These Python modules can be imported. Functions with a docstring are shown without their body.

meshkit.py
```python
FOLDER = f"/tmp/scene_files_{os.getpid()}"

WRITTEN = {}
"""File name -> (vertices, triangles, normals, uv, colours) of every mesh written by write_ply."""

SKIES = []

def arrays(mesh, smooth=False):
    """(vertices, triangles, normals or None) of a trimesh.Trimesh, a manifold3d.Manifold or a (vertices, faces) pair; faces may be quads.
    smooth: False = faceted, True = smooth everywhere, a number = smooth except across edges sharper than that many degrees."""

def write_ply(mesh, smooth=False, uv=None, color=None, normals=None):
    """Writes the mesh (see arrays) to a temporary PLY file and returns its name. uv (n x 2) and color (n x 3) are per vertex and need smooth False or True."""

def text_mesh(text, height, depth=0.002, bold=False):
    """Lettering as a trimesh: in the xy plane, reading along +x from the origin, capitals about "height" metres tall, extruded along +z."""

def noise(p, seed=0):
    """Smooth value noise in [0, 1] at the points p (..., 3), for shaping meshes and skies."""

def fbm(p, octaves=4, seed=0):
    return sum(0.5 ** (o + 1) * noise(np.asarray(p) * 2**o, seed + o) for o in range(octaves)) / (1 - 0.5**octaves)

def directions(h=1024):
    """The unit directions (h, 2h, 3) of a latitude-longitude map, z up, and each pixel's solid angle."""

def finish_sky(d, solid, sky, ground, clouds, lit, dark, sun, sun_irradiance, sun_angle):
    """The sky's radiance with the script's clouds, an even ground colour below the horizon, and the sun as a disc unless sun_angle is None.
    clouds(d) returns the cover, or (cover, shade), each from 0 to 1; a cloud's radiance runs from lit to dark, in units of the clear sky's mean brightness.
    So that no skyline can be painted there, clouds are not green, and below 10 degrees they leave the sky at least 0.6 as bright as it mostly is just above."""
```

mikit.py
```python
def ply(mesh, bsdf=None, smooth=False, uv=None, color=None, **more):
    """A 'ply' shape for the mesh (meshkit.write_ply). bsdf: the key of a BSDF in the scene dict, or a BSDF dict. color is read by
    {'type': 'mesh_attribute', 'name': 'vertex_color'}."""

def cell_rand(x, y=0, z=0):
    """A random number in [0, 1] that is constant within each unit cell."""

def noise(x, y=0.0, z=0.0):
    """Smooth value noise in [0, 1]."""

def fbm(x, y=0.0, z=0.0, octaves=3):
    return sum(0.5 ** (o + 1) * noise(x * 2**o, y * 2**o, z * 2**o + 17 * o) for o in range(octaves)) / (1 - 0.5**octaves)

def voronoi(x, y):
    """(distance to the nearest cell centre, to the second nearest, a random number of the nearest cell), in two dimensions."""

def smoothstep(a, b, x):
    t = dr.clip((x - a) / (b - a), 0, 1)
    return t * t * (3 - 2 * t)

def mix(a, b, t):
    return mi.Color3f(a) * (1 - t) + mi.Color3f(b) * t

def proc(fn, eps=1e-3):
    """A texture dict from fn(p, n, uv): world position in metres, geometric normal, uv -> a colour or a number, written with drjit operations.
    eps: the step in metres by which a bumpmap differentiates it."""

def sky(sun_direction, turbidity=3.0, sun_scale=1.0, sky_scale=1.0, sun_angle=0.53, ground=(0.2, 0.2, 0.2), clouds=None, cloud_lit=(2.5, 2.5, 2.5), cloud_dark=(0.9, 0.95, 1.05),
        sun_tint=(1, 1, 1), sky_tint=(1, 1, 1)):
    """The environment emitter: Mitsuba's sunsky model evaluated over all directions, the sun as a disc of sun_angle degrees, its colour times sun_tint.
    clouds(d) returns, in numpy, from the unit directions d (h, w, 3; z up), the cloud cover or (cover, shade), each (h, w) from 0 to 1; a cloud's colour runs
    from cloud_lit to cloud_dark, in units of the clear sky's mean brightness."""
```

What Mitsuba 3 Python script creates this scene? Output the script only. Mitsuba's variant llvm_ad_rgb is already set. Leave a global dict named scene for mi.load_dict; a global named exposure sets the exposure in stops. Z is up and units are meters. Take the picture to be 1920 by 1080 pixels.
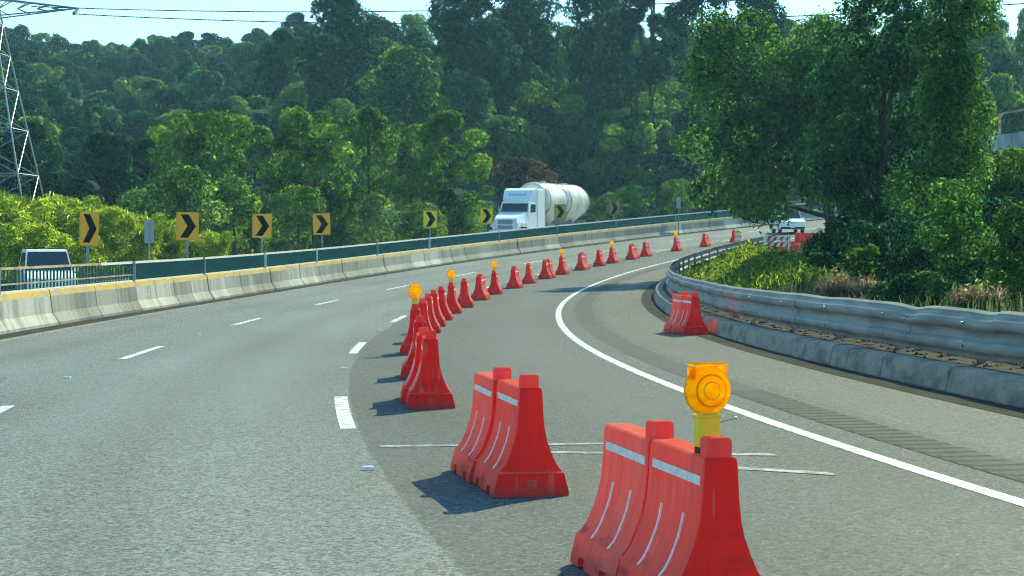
import math, random
import numpy as np, trimesh, manifold3d as m3
import drjit as dr, mitsuba as mi
import mikit, meshkit
from mikit import proc, noise, fbm, smoothstep, mix
from scipy.spatial import cKDTree

T = mi.ScalarTransform4f
RNG = np.random.default_rng(7)
random.seed(7)
scene, labels = {}, {}

# ---------------------------------------------------------------- camera, sky, exposure
CAM_H, F, PITCH = 1.68345, 4100.0, 0.0233261      # F: focal length in pixels of the 1920 wide photograph
scene['camera'] = {'type': 'perspective', 'fov': math.degrees(2 * math.atan(960 / F)), 'fov_axis': 'x', 'near_clip': 0.5, 'far_clip': 3000.0,
    'to_world': T().look_at(origin=[0, 0, CAM_H], target=[0, math.cos(PITCH), CAM_H - math.sin(PITCH)], up=[0, 0, 1]),
    'medium': {'type': 'ref', 'id': 'haze_air'}}
SUN = (0.50, 0.93, 0.82)
scene['daylight'] = mikit.sky(SUN, turbidity=2.5, sun_scale=0.7, sun_tint=(0.80, 0.99, 0.82), sky_tint=(0.62, 0.97, 0.99))
exposure = 3.0
HAZE = 0.00030
scene['haze_air'] = {'type': 'homogeneous', 'albedo': {'type': 'rgb', 'value': [0.93, 0.95, 0.96]}, 'sigma_t': {'type': 'rgb', 'value': [HAZE * .55, HAZE, HAZE * 1.25]}}
scene['haze'] = {'type': 'cube', 'to_world': T().translate([0, 180, 38.0]).scale([520, 460, 48]), 'bsdf': {'type': 'null'}, 'interior': {'type': 'ref', 'id': 'haze_air'}}
labels['haze'] = {'label': 'thin blue summer haze over the road and the wooded hills', 'category': 'haze', 'kind': 'stuff'}

# ---------------------------------------------------------------- helpers
COUNT = {}
def numbered(name):
    k = COUNT.get(name, -1) + 1
    COUNT[name] = k
    return name if k == 0 else f'{name}_{k:03d}'

def thing(name, label, cat, group=None):
    key = numbered(name)
    labels[key] = {'label': label, 'category': cat}
    if group: labels[key]['group'] = group
    return key

def part(parent, name, shape, label=None, kind=None):
    key = numbered(f'{parent}__{name}')
    scene[key] = shape
    if label or kind:
        labels[key] = {}
        if label: labels[key]['label'] = label
        if kind: labels[key]['kind'] = kind
    return key

def tag(key, label, cat, group=None, kind=None):
    labels[key] = {'label': label, 'category': cat}
    if group: labels[key]['group'] = group
    if kind: labels[key]['kind'] = kind

def ref(b): return {'type': 'ref', 'id': b}

def at(shape, M):
    return {**shape, 'to_world': M}

def ply(mesh, b, smooth=False, uv=None, color=None):
    return mikit.ply(mesh, b, smooth=smooth, uv=uv, color=color)

def raw(v, f, n, color, b):
    path = meshkit.write_ply((v, f), False, None, color, normals=n)
    return {'type': 'ply', 'filename': path, 'face_normals': False, 'bsdf': ref(b)}

def cat(ms): return trimesh.util.concatenate(ms)

def box(sx, sy, sz, c=(0, 0, 0), bev=0.0):
    if bev <= 0:
        m = trimesh.creation.box((sx, sy, sz))
    else:
        pts = []
        for x in (-1, 1):
            for y in (-1, 1):
                for z in (-1, 1):
                    a, b_, c_ = sx / 2, sy / 2, sz / 2
                    pts += [(x * (a - bev), y * (b_ - bev), z * c_), (x * a, y * (b_ - bev), z * (c_ - bev)), (x * (a - bev), y * b_, z * (c_ - bev))]
        m = trimesh.convex.convex_hull(np.array(pts))
    m.apply_translation(c)
    return m

def hull(pts): return trimesh.convex.convex_hull(np.array(pts, float))

def tube(a, b, r, n=6, r2=None):
    a, b = np.array(a, float), np.array(b, float)
    r2 = r if r2 is None else r2
    d = (b - a) / np.linalg.norm(b - a)
    x = np.cross(d, [0, 0, 1.0] if abs(d[2]) < .9 else [1.0, 0, 0]); x /= np.linalg.norm(x)
    y = np.cross(d, x)
    t = np.arange(n) * 2 * np.pi / n
    ring = np.cos(t)[:, None] * x + np.sin(t)[:, None] * y
    v = np.vstack([a + ring * r, b + ring * r2, [a], [b]])
    f = []
    for i in range(n):
        j = (i + 1) % n
        f += [[i, n + i, j], [j, n + i, n + j], [2 * n, i, j], [2 * n + 1, n + j, n + i]]
    m = trimesh.Trimesh(v, f, process=False); m.fix_normals(); return m

def polytube(pts, radii, n=7):
    ms = [tube(pts[i], pts[i + 1], radii[i], n, radii[i + 1]) for i in range(len(pts) - 1)]
    return cat(ms)

def lathe(prof, n=32):
    """prof: (r, z) list -> mesh round z."""
    return trimesh.creation.revolve(np.array(prof, float), sections=n)

def rot_z(m, a):
    m = m.copy(); m.apply_transform(trimesh.transformations.rotation_matrix(a, [0, 0, 1])); return m

def extr(poly_xy, depth, bevel=0):
    from shapely.geometry import Polygon
    return trimesh.creation.extrude_polygon(Polygon(poly_xy), depth, engine='earcut')

# ---------------------------------------------------------------- the road's line: s along, u across (right positive)
KK = [-8.7, 26.1, 52.2, 78.3, 113.1, 156.6, 200.1]
KV = [0.00632, 0.00438, 0.002694, 0.003387, 0.004548, 0.005482, 0.00641]
GK = [-8.7, 34.8, 69.6, 104.4, 147.9, 185, 200.1, 250]
GV = [-0.003955, -0.008699, 0.002004, 0.022545, 0.041433, 0.0537, 0.045, 0.0]
S = np.arange(-80, 420, .5)
_k = np.interp(S, KK, KV)
TH = np.cumsum(_k) * .5
_i0 = int(np.searchsorted(S, 0))
TH = TH - TH[_i0] - 0.214661
RX, RY, RZ = np.cumsum(np.sin(TH)) * .5, np.cumsum(np.cos(TH)) * .5, np.cumsum(np.interp(S, GK, GV)) * .5
RX += 1.709454 - RX[_i0]; RY -= RY[_i0]; RZ -= RZ[_i0]
BANK = -0.0153233

def theta(s): return np.interp(s, S, TH)
def W(s, u, h=0.0):
    s, u, h = np.broadcast_arrays(np.asarray(s, float), np.asarray(u, float), np.asarray(h, float))
    t = theta(s)
    return np.stack([np.interp(s, S, RX) + u * np.cos(t), np.interp(s, S, RY) - u * np.sin(t), np.interp(s, S, RZ) - BANK * np.clip(u, -22, 8) + h], -1)

def place(s, u, h=0.0, turn=0.0):
    """matrix: local y runs along the road, x to the right."""
    p = W(s, u, h)
    return T().translate(p.tolist()).rotate([0, 0, 1], -math.degrees(float(theta(s))) + turn)

def grid(ss, prof, close=False):
    """sweeps the profile [(u, h), ...] along ss."""
    ss = np.asarray(ss, float); prof = np.asarray(prof, float)
    n, m = len(ss), len(prof)
    v = W(np.repeat(ss, m), np.tile(prof[:, 0], n), np.tile(prof[:, 1], n))
    i, j = np.meshgrid(np.arange(n - 1), np.arange(m if close else m - 1), indexing='ij')
    j2 = (j + 1) % m
    q = np.stack([i * m + j, i * m + j2, (i + 1) * m + j2, (i + 1) * m + j], -1).reshape(-1, 4)
    uv = np.stack([np.repeat(ss, m), np.tile(prof[:, 0], n)], -1)
    f = np.vstack([q[:, [0, 1, 2]], q[:, [0, 2, 3]]])
    return v, f, uv

def sweep(ss, prof):
    """closed solid along the road"""
    v, f, _ = grid(ss, prof, True)
    m = len(prof); n = len(ss)
    c0, c1 = v[:m].mean(0), v[-m:].mean(0)
    v = np.vstack([v, [c0], [c1]])
    caps = []
    for j in range(m):
        k = (j + 1) % m
        caps += [[len(v) - 2, k, j], [len(v) - 1, (n - 1) * m + j, (n - 1) * m + k]]
    mm = trimesh.Trimesh(v, np.vstack([f, caps]), process=False); mm.fix_normals(); return mm

def seen_at(px, d):
    """the plan position in the direction of column px at the distance d (only to lay out plants)"""
    return (px - 960) / F * d, d
def height_at(py, d): return CAM_H + (444 - py) / F * d

# ---------------------------------------------------------------- materials
def rgb(*c): return {'type': 'rgb', 'value': list(c)}
def C(*c): return mi.Color3f(*c)
def mat(name, base, rough=.6, metallic=0.0, spec=.5, bump=None, two=True, **kw):
    b = {'type': 'principled', 'base_color': proc(base) if callable(base) else rgb(*base), 'roughness': proc(rough) if callable(rough) else rough, 'metallic': metallic, 'specular': spec, **kw}
    if bump is not None:
        b = {'type': 'bumpmap', 'arbitrary': proc(bump[0], bump[2] if len(bump) > 2 else 2e-3), 'scale': bump[1], 'bsdf': b}
    scene[name] = {'type': 'twosided', 'bsdf': b} if two else b

def road_color(p, n, uv):
    s, u = uv.x, uv.y
    wob = (fbm(s * .35, u * .8, 3.0) - .5) * .12
    left = mi.Color3f(.130, .142, .138)
    right = mi.Color3f(.070, .080, .079)
    shoulder = mi.Color3f(.092, .093, .085)
    c = mix(left, right, smoothstep(.08, .13, u + wob * .35))
    c = mix(c, shoulder, smoothstep(4.95, 5.15, u + wob))
    # wheel tracks and oil along the lanes
    for u0, w, a in ((-.95, .45, .12), (-2.85, .45, .13), (-1.9, .40, -.16), (-4.8, .5, .10), (-6.6, .5, .12), (-5.7, .4, -.10), (1.0, .45, -.08), (2.9, .5, .12)):
        c = c * (1 + a * dr.exp(-dr.square((u - u0) / w)))
    patch = fbm(s * .12, u * .55, 9.0, octaves=4)
    c = c * (.72 + .56 * patch)
    tar = smoothstep(.006, .0, dr.abs(noise(s * .33, u * .9, 4.0) - .5) * .5) * smoothstep(.5, .62, fbm(s * .06, u * .3, 2.0))
    c = c * (1 - .38 * tar)
    g = noise(p.x * 95, p.y * 95, 1.0) * .5 + noise(p.x * 42, p.y * 42, 5.0) * .5
    g2 = noise(p.x * 18, p.y * 12, 5.0)
    c = c * (.42 + 1.06 * smoothstep(.22, .78, g) + .16 * g2)
    stone = smoothstep(.79, .9, noise(p.x * 60, p.y * 60, 8.0))
    return mix(c, mi.Color3f(.30, .30, .285), stone * .5)
mat('asphalt', road_color, .82, spec=.35, bump=(lambda p, n, uv: noise(p.x * 60, p.y * 60, 2.0) + .6 * noise(p.x * 130, p.y * 130, 2.0), .0022, 3e-3))
def band_color(p, n, uv):
    c = mi.Color3f(.055, .060, .057) * (.7 + .6 * fbm(uv.x * .5, uv.y * 6))
    return c * (.6 + .8 * noise(p.x * 80, p.y * 80, 1.0))
mat('asphalt_band', band_color, .85, spec=.3)
def far_road(p, n, uv):
    return mi.Color3f(.15, .15, .14) * (.8 + .4 * fbm(uv.x * .2, uv.y))
mat('asphalt_far', far_road, .85, spec=.3)
def paint_color(p, n, uv):
    w = fbm(p.x * 9, p.y * 9, 2.0, octaves=4)
    return mix(mi.Color3f(.60, .62, .59), mi.Color3f(.20, .205, .195), smoothstep(.56, .74, w) * .75)
mat('road_paint', paint_color, .6)
def worn_paint(p, n, uv):
    w = fbm(p.x * 12, p.y * 12, 4.0, octaves=4)
    return mix(mi.Color3f(.34, .35, .34), mi.Color3f(.14, .15, .145), smoothstep(.42, .6, w))
mat('worn_paint', worn_paint, .75)
def yellow_line(p, n, uv):
    w = fbm(p.x * 7, p.y * 7, 4.0, octaves=4)
    return mix(mi.Color3f(.36, .26, .12), mi.Color3f(.2, .18, .14), smoothstep(.4, .6, w))
mat('worn_yellow', yellow_line, .8)
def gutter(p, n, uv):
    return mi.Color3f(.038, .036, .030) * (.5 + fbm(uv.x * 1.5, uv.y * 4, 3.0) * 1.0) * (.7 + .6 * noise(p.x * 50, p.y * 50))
mat('gutter_dirt_and_shadow', gutter, .95, spec=.1)  # dirt of the left gutter; also colours the painted shadow beside the kerb

def concrete(p, n, uv):
    b = fbm(p.x * .7, p.y * .7, p.z * .7)
    streak = fbm((p.x + p.y) * 6, p.z * .7, 1.0)
    c = mix(mi.Color3f(.29, .29, .26), mi.Color3f(.165, .17, .155), smoothstep(.35, .7, b * .55 + streak * .45))
    return c * (.85 + .3 * noise(p.x * 30, p.y * 30, p.z * 30))
mat('concrete', concrete, .85, spec=.3, bump=(lambda p, n, uv: fbm(p.x * 14, p.y * 14, p.z * 14), .006, 4e-3))
def concrete_b(p, n, uv):
    return concrete(p, n, uv) * 1.42
mat('concrete_pale', concrete_b, .8, spec=.3)
def concrete_c(p, n, uv):
    return concrete(p, n, uv) * .82
mat('concrete_grey', concrete_c, .85, spec=.3)
def kerb_c(p, n, uv):
    w = fbm(p.x * 3, p.y * 3, p.z * 6, octaves=4)
    return mix(mi.Color3f(.33, .265, .205), mi.Color3f(.175, .14, .11), smoothstep(.3, .8, w)) * (.8 + .4 * noise(p.x * 40, p.y * 40, p.z * 40))
mat('kerb_stone', kerb_c, .9, spec=.25, bump=(lambda p, n, uv: fbm(p.x * 16, p.y * 16, p.z * 16), .008, 4e-3))
def yellow_cap(p, n, uv):
    w = fbm(p.x * 2.2, p.y * 2.2, p.z * 5, octaves=4)
    return mix(mi.Color3f(.56, .36, .08), mi.Color3f(.36, .31, .22), smoothstep(.45, .68, w))
mat('yellow_cap', yellow_cap, .75)

def plastic(base, faded, seed):
    # uv.x: 1 on the end faces, which stood against each other and kept their red; uv.y: height above the foot
    def fn(p, n, uv):
        w = fbm(p.x * 5 + seed, p.y * 5, p.z * 3, octaves=4)
        side = smoothstep(.75, .35, uv.x)
        c = mix(mi.Color3f(*base), mi.Color3f(*faded), side * (.55 + .6 * w))
        c = c * (.86 + .28 * fbm(p.x * 24, p.y * 24, p.z * 2.2))
        scr = smoothstep(.72, .82, noise(p.x * 30, p.y * 30, p.z * 4)) * .22
        c = mix(c, mi.Color3f(.75, .45, .40), scr)
        mark = smoothstep(.62, .8, fbm(p.x * 4 + seed, p.y * 4, p.z * 14)) * smoothstep(.5, .1, uv.y)
        c = mix(c, mi.Color3f(.16, .06, .05), mark * .45)
        grime = smoothstep(.13, .0, uv.y + (w - .5) * .12)
        return mix(c, mi.Color3f(.30, .13, .11), grime * .55)
    return fn

def shell(name, fn, rough):
    b = {'type': 'principledthin', 'base_color': proc(fn), 'roughness': rough, 'diff_trans': .85, 'spec_trans': 0.0, 'eta': 1.6}
    scene[name] = {'type': 'bumpmap', 'arbitrary': proc(lambda p, n, uv: fbm(p.x * 7, p.y * 7, p.z * 7), 5e-3), 'scale': .003, 'bsdf': b}
shell('red_plastic', plastic((.96, .055, .042), (.97, .24, .18), 0), .33)
shell('red_plastic_faded', plastic((.96, .065, .050), (.97, .29, .22), 5), .36)
shell('red_plastic_deep', plastic((.92, .045, .036), (.96, .20, .155), 9), .33)
mat('red_paint', (.70, .03, .03), .4)
mat('white_strip', lambda p, n, uv: mi.Color3f(.95, .74, .68) * (.7 + .45 * fbm(p.x * 30, p.y * 30, p.z * 30)), .45)
mat('white_paint', (.78, .78, .74), .4)
mat('dark_gap', (.02, .02, .02), .9)
mat('yellow_case', (.98, .64, .015), .4)
mat('black_rubber', (.015, .015, .016), .7)
mat('black_paint', (.008, .009, .010), .8, spec=.08)
mat('lamp_amber', lambda p, n, uv: mi.Color3f(.95, .40, .01), .18, spec=.6)
scene['lamp_lens'] = {'type': 'principledthin', 'base_color': proc(lambda p, n, uv: mix(mi.Color3f(1.0, .56, .008), mi.Color3f(1.0, .74, .02), smoothstep(.35, .65, noise(p.x * 28, p.y * 28, p.z * 28)))), 'roughness': .2, 'diff_trans': 1.95, 'spec_trans': 0.0, 'eta': 1.5}
mat('lamp_ring', (1.0, .50, .01), .3)
mat('steel_pin', (.55, .55, .5), .35, metallic=.9)
def zinc(p, n, uv):
    w = fbm(p.x * 1.2, p.y * 1.2, p.z * 7, octaves=4)
    return mix(mi.Color3f(.265, .250, .215), mi.Color3f(.175, .168, .145), smoothstep(.35, .7, w))
mat('zinc', zinc, .6, metallic=.1, spec=.4)
mat('zinc_post', lambda p, n, uv: mi.Color3f(.30, .32, .32) * (.7 + .5 * fbm(p.x * 4, p.y * 4, p.z * 4)), .6, metallic=.4)
mat('reflector', (.80, .80, .78), .35)
mat('fence_green', lambda p, n, uv: mi.Color3f(.010, .115, .088) * (.75 + .5 * fbm(p.x * .8, p.y * .8, p.z * 3)), .5)
mat('fence_rail', (.66, .66, .60), .5)
mat('fence_rust', lambda p, n, uv: mix(mi.Color3f(.40, .20, .08), mi.Color3f(.40, .36, .28), smoothstep(.4, .6, fbm(p.x * 3, p.y * 3, p.z * 3))), .7)
mat('sign_orange', lambda p, n, uv: mi.Color3f(1.0, .42, .008) * (.85 + .25 * fbm(p.x * 3, p.y * 3, p.z * 3)), .45)
mat('sign_yellow', lambda p, n, uv: mi.Color3f(1.0, .66, .01) * (.85 + .25 * fbm(p.x * 3, p.y * 3, p.z * 3)), .4)
mat('sign_dull', lambda p, n, uv: mi.Color3f(.60, .40, .05) * (.7 + .5 * fbm(p.x * 4, p.y * 4, p.z * 4)), .5)
mat('sign_brown', lambda p, n, uv: mi.Color3f(.33, .20, .09) * (.7 + .5 * fbm(p.x * 4, p.y * 4, p.z * 4)), .6)
mat('sign_metal', (.30, .33, .34), .45, metallic=.4)
mat('steel_tower', (.34, .36, .36), .5, metallic=.3)
mat('insulator_glaze', (.05, .22, .17), .25)
mat('wire', (.06, .07, .08), .6)
mat('car_white', (.88, .87, .83), .22, spec=.7, clearcoat=.8)
mat('car_glass', (.02, .03, .035), .06, spec=.8)
mat('car_trim', (.03, .03, .032), .5)
mat('tyre', (.02, .02, .02), .85)
mat('chrome', (.62, .63, .64), .2, metallic=.95)
mat('lamp_glass', (.75, .77, .78), .12, spec=.8)
def tank_c(p, n, uv):
    w = fbm(p.x * 1.4, p.y * 1.4, p.z * .8, octaves=4)
    return mix(mi.Color3f(.80, .74, .60), mi.Color3f(.52, .47, .37), smoothstep(.42, .72, w))
mat('tank_white', tank_c, .28, spec=.8, clearcoat=.8)
mat('tank_grey', (.30, .30, .30), .55)
mat('tail_red', (.6, .03, .03), .3)
mat('bark', lambda p, n, uv: mi.Color3f(.085, .068, .05) * (.5 + fbm(p.x * 8, p.y * 8, p.z * 2)), .95, spec=.1)
mat('bark_pale', lambda p, n, uv: mi.Color3f(.16, .14, .11) * (.5 + fbm(p.x * 8, p.y * 8, p.z * 2)), .95, spec=.1)
def soil(p, n, uv):
    w = fbm(p.x * .6, p.y * .6, 1.0, octaves=4)
    fine = fbm(p.x * 9, p.y * 9, 1.0)
    c = mix(mi.Color3f(.022, .032, .014), mi.Color3f(.018, .036, .013), smoothstep(.4, .65, w))
    near = smoothstep(8.6, 8.0, uv.y) * smoothstep(5, 7, uv.y)
    c = mix(c, mi.Color3f(.075, .060, .050), near * .9)
    return c * (.5 + fine)
mat('soil', soil, .95, spec=.1)
scene['leaf'] = {'type': 'principledthin', 'base_color': {'type': 'mesh_attribute', 'name': 'vertex_color'}, 'roughness': .55, 'diff_trans': 1.6, 'spec_trans': 0.0, 'eta': 1.35}
scene['litter_leaf'] = {'type': 'twosided', 'bsdf': {'type': 'diffuse', 'reflectance': {'type': 'mesh_attribute', 'name': 'vertex_color'}}}

# ---------------------------------------------------------------- ground
def ss_(a, b, x):
    t = np.clip((x - a) / (b - a), 0, 1); return t * t * (3 - 2 * t)
def ground_h(s, u):
    a = -u
    q = W(s, u)
    far_left = np.interp(q[..., 1], [100, 170, 200, 250, 300, 385, 450, 520], [0, 1.5, 3.5, 9.5, 16.5, 28, 32, 33]) * ss_(24, 60, a)
    centre = 25 * (1 - np.exp(-np.maximum(a - 26, 0) / 85))
    left = far_left + (centre - far_left) * ss_(-48, -22, q[..., 0]) + ss_(20.5, 22, a) * .15
    bank = 2.9 * ss_(21.5, 25.5, a) * (1 - ss_(29, 40, a)) * ss_(45, 70, s) * (1 - ss_(104, 122, s))
    right = .27 * ss_(6.8, 6.93, u) + .12 * ss_(7.0, 8.5, u) + 1.0 * ss_(7.8, 10.5, u) * ss_(48, 62, s) * (1 - ss_(80, 98, s)) * (1 - ss_(9.6, 11.6, u)) + .25 * ss_(8, 12, u)
    right = right + 5.0 * ss_(28, 60, u) * ss_(60, 100, s)
    base = np.where((u > -20.9) & (u < 6.82), -.16, 0.0)
    return left + bank + right + base
us = np.concatenate([-np.geomspace(330, 46, 34), np.arange(-44, -20.9, 1.5), [-20.9, -20.6, -14, -9, -4, 0, 4, 6.8, 6.84, 6.93, 7.2, 7.6, 8, 8.5, 9, 9.5, 10, 10.5, 11, 12, 13, 14, 15, 16, 18, 20, 23, 26, 30, 35, 40, 46, 53, 62, 75, 90]])
gs = np.concatenate([np.arange(-80, -4, 6.0), np.arange(0, 130, 1.5), np.arange(132, 420, 4.0)])
GS, GU = np.meshgrid(gs, us, indexing='ij')
GZ = ground_h(GS, GU)
gv = W(GS.ravel(), GU.ravel(), GZ.ravel())
gv[:, 2] += (meshkit.fbm(gv * [.25, .25, 0] + 3, 3) - .5) * .5 * ss_(8, 14, np.abs(GU.ravel() + 7) - 6)
n_, m_ = GS.shape
_i, _j = np.meshgrid(np.arange(n_ - 1), np.arange(m_ - 1), indexing='ij')
q = np.stack([_i * m_ + _j, _i * m_ + _j + 1, (_i + 1) * m_ + _j + 1, (_i + 1) * m_ + _j], -1).reshape(-1, 4)
gf = np.vstack([q[:, [0, 1, 2]], q[:, [0, 2, 3]]])
gn = trimesh.Trimesh(gv, gf, process=False)
if gn.face_normals[:, 2].mean() < 0: gf = gf[:, ::-1]
scene['ground'] = ply((gv, gf), 'soil', smooth=True, uv=np.stack([GS.ravel(), GU.ravel()], -1))
tag('ground', 'verge, banks and wooded hillside ground of soil and low green growth', 'ground', kind='structure')
# an outer sheet that carries the ground on to the horizon
g2 = []
ang = np.linspace(0, 2 * np.pi, 73)[:-1]
rr = np.array([60, 200, 400, 445.])
gtree = cKDTree(gv[:, :2])
def zg(x, y):
    d, i = gtree.query(np.stack([np.atleast_1d(x), np.atleast_1d(y)], -1), k=4)
    w = 1 / (d + 1e-3) ** 2
    return (gv[i, 2] * w).sum(1) / w.sum(1)
def gz(x, y): return float(zg(x, y)[0])
vv = np.array([[r * math.cos(a), 180 + r * math.sin(a), -3.5] for r in rr for a in ang])
ff = []
nA = len(ang)
for i in range(len(rr) - 1):
    for j in range(nA):
        k = (j + 1) % nA
        ff += [[i * nA + j, (i + 1) * nA + j, (i + 1) * nA + k], [i * nA + j, (i + 1) * nA + k, i * nA + k]]
scene['terrain'] = ply((vv, np.array(ff)), 'soil', smooth=True, uv=np.stack([vv[:, 1], vv[:, 0] * 0 + 40], -1))
tag('terrain', 'outlying low ground beyond the road and the hills', 'terrain', kind='structure')

# ---------------------------------------------------------------- road, shoulder and markings
ss_road = np.concatenate([np.arange(-40, 20, 1.0), np.arange(20, 240, 2.0)])
v, f, uv = grid(ss_road, [(-8.75, 0), (-4, 0), (.1, 0), (4, 0), (5.0, 0), (6.85, 0)])
scene['road'] = ply((v, f), 'asphalt', smooth=True, uv=uv)
tag('road', 'grey asphalt highway curving right, with a darker right lane and a paler shoulder', 'road', kind='structure')
v, f, uv = grid(ss_road, [(-20.6, -.02), (-15, -.02), (-9.1, -.02)])
scene['opposite_road'] = ply((v, f), 'asphalt_far', smooth=True, uv=uv)
tag('opposite_road', 'opposite carriageway behind the green slatted fence', 'road', kind='structure')

def ribbon(s0, s1, u, w, h=.004, step=1.0, du=None):
    ss = np.linspace(s0, s1, max(2, int((s1 - s0) / step) + 1))
    return grid(ss, [(u - w / 2, h), (u + w / 2, h)])
def mark(name, s0, s1, u, w, b, h=.004, label=None):
    v, f, uv = ribbon(s0, s1, u, w, h)
    part('road', name, ply((v, f), b, smooth=True, uv=uv), label)
mark('edge_line', -30, 200, 3.96, .145, 'road_paint', label='solid white edge line along the right lane')
for i in range(-2, 10):
    mark('lane_dash', 20.85 + 15.65 * i, 25.5 + 15.65 * i, 0.0, .15, 'road_paint')
for i in range(-2, 10):
    mark('lane_dash', 36.0 + 15.75 * i, 40.9 + 15.75 * i, -3.72, .15, 'road_paint')
mark('yellow_line', -30, 200, -7.52, .10, 'worn_yellow', label='faded yellow line beside the dark gutter')
mark('gutter', -30, 200, -8.02, .72, 'gutter_dirt_and_shadow', label='dark dirty gutter strip at the foot of the concrete barrier')
mark('painted_kerb_shadow', 6, 120, 6.50, .40, 'gutter_dirt_and_shadow', label='dark strip painted in for the kerb shadow along its foot')  # shadow cast by the kerb face, painted on as a dark strip
mark('dark_band', -30, 120, 4.62, .46, 'asphalt_band', label='darker asphalt band between the white line and the shoulder')
# rumble grooves milled across the band: pads of asphalt with the dips between them
ss = np.arange(8, 25, .03)
prof_u = (4.40, 4.43, 4.81, 4.84)
hh = .006 + .009 * np.clip(np.sin(ss * 2 * np.pi / .36) * 3 + .3, 0, 1)
vv = np.concatenate([W(ss, prof_u[0], .0055)[:, None], W(ss, prof_u[1], hh)[:, None], W(ss, prof_u[2], hh)[:, None], W(ss, prof_u[3], .0055)[:, None]], 1).reshape(-1, 3)
n_ = len(ss)
q = np.array([[i * 4 + j, i * 4 + j + 1, (i + 1) * 4 + j + 1, (i + 1) * 4 + j] for i in range(n_ - 1) for j in range(3)])
part('road', 'rumble_strip', ply((vv, q), 'asphalt_band', smooth=35) if False else ply((vv, np.vstack([q[:, [0, 1, 2]], q[:, [0, 2, 3]]])), 'asphalt_band', uv=np.stack([np.repeat(ss, 4), np.tile(prof_u, n_)], -1)), 'rumble strip of short cross grooves in the dark band')
# worn cross lines over the right lane
for (a, b, w) in (((18.9, .2), (18.55, 2.3), .16), ((17.95, 1.5), (17.2, 3.25), .20), ((16.35, 2.65), (15.65, 3.3), .24)):
    t = np.linspace(0, 1, 10)
    sa = a[0] + (b[0] - a[0]) * t; ua = a[1] + (b[1] - a[1]) * t
    vv = np.concatenate([W(sa - w / 2, ua, .005)[:, None], W(sa + w / 2, ua, .005)[:, None]], 1).reshape(-1, 3)
    q = np.array([[2 * i, 2 * i + 2, 2 * i + 3, 2 * i + 1] for i in range(9)])
    part('road', 'worn_line', ply((vv, np.vstack([q[:, [0, 1, 2]], q[:, [0, 2, 3]]])), 'worn_paint', smooth=True))
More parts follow.
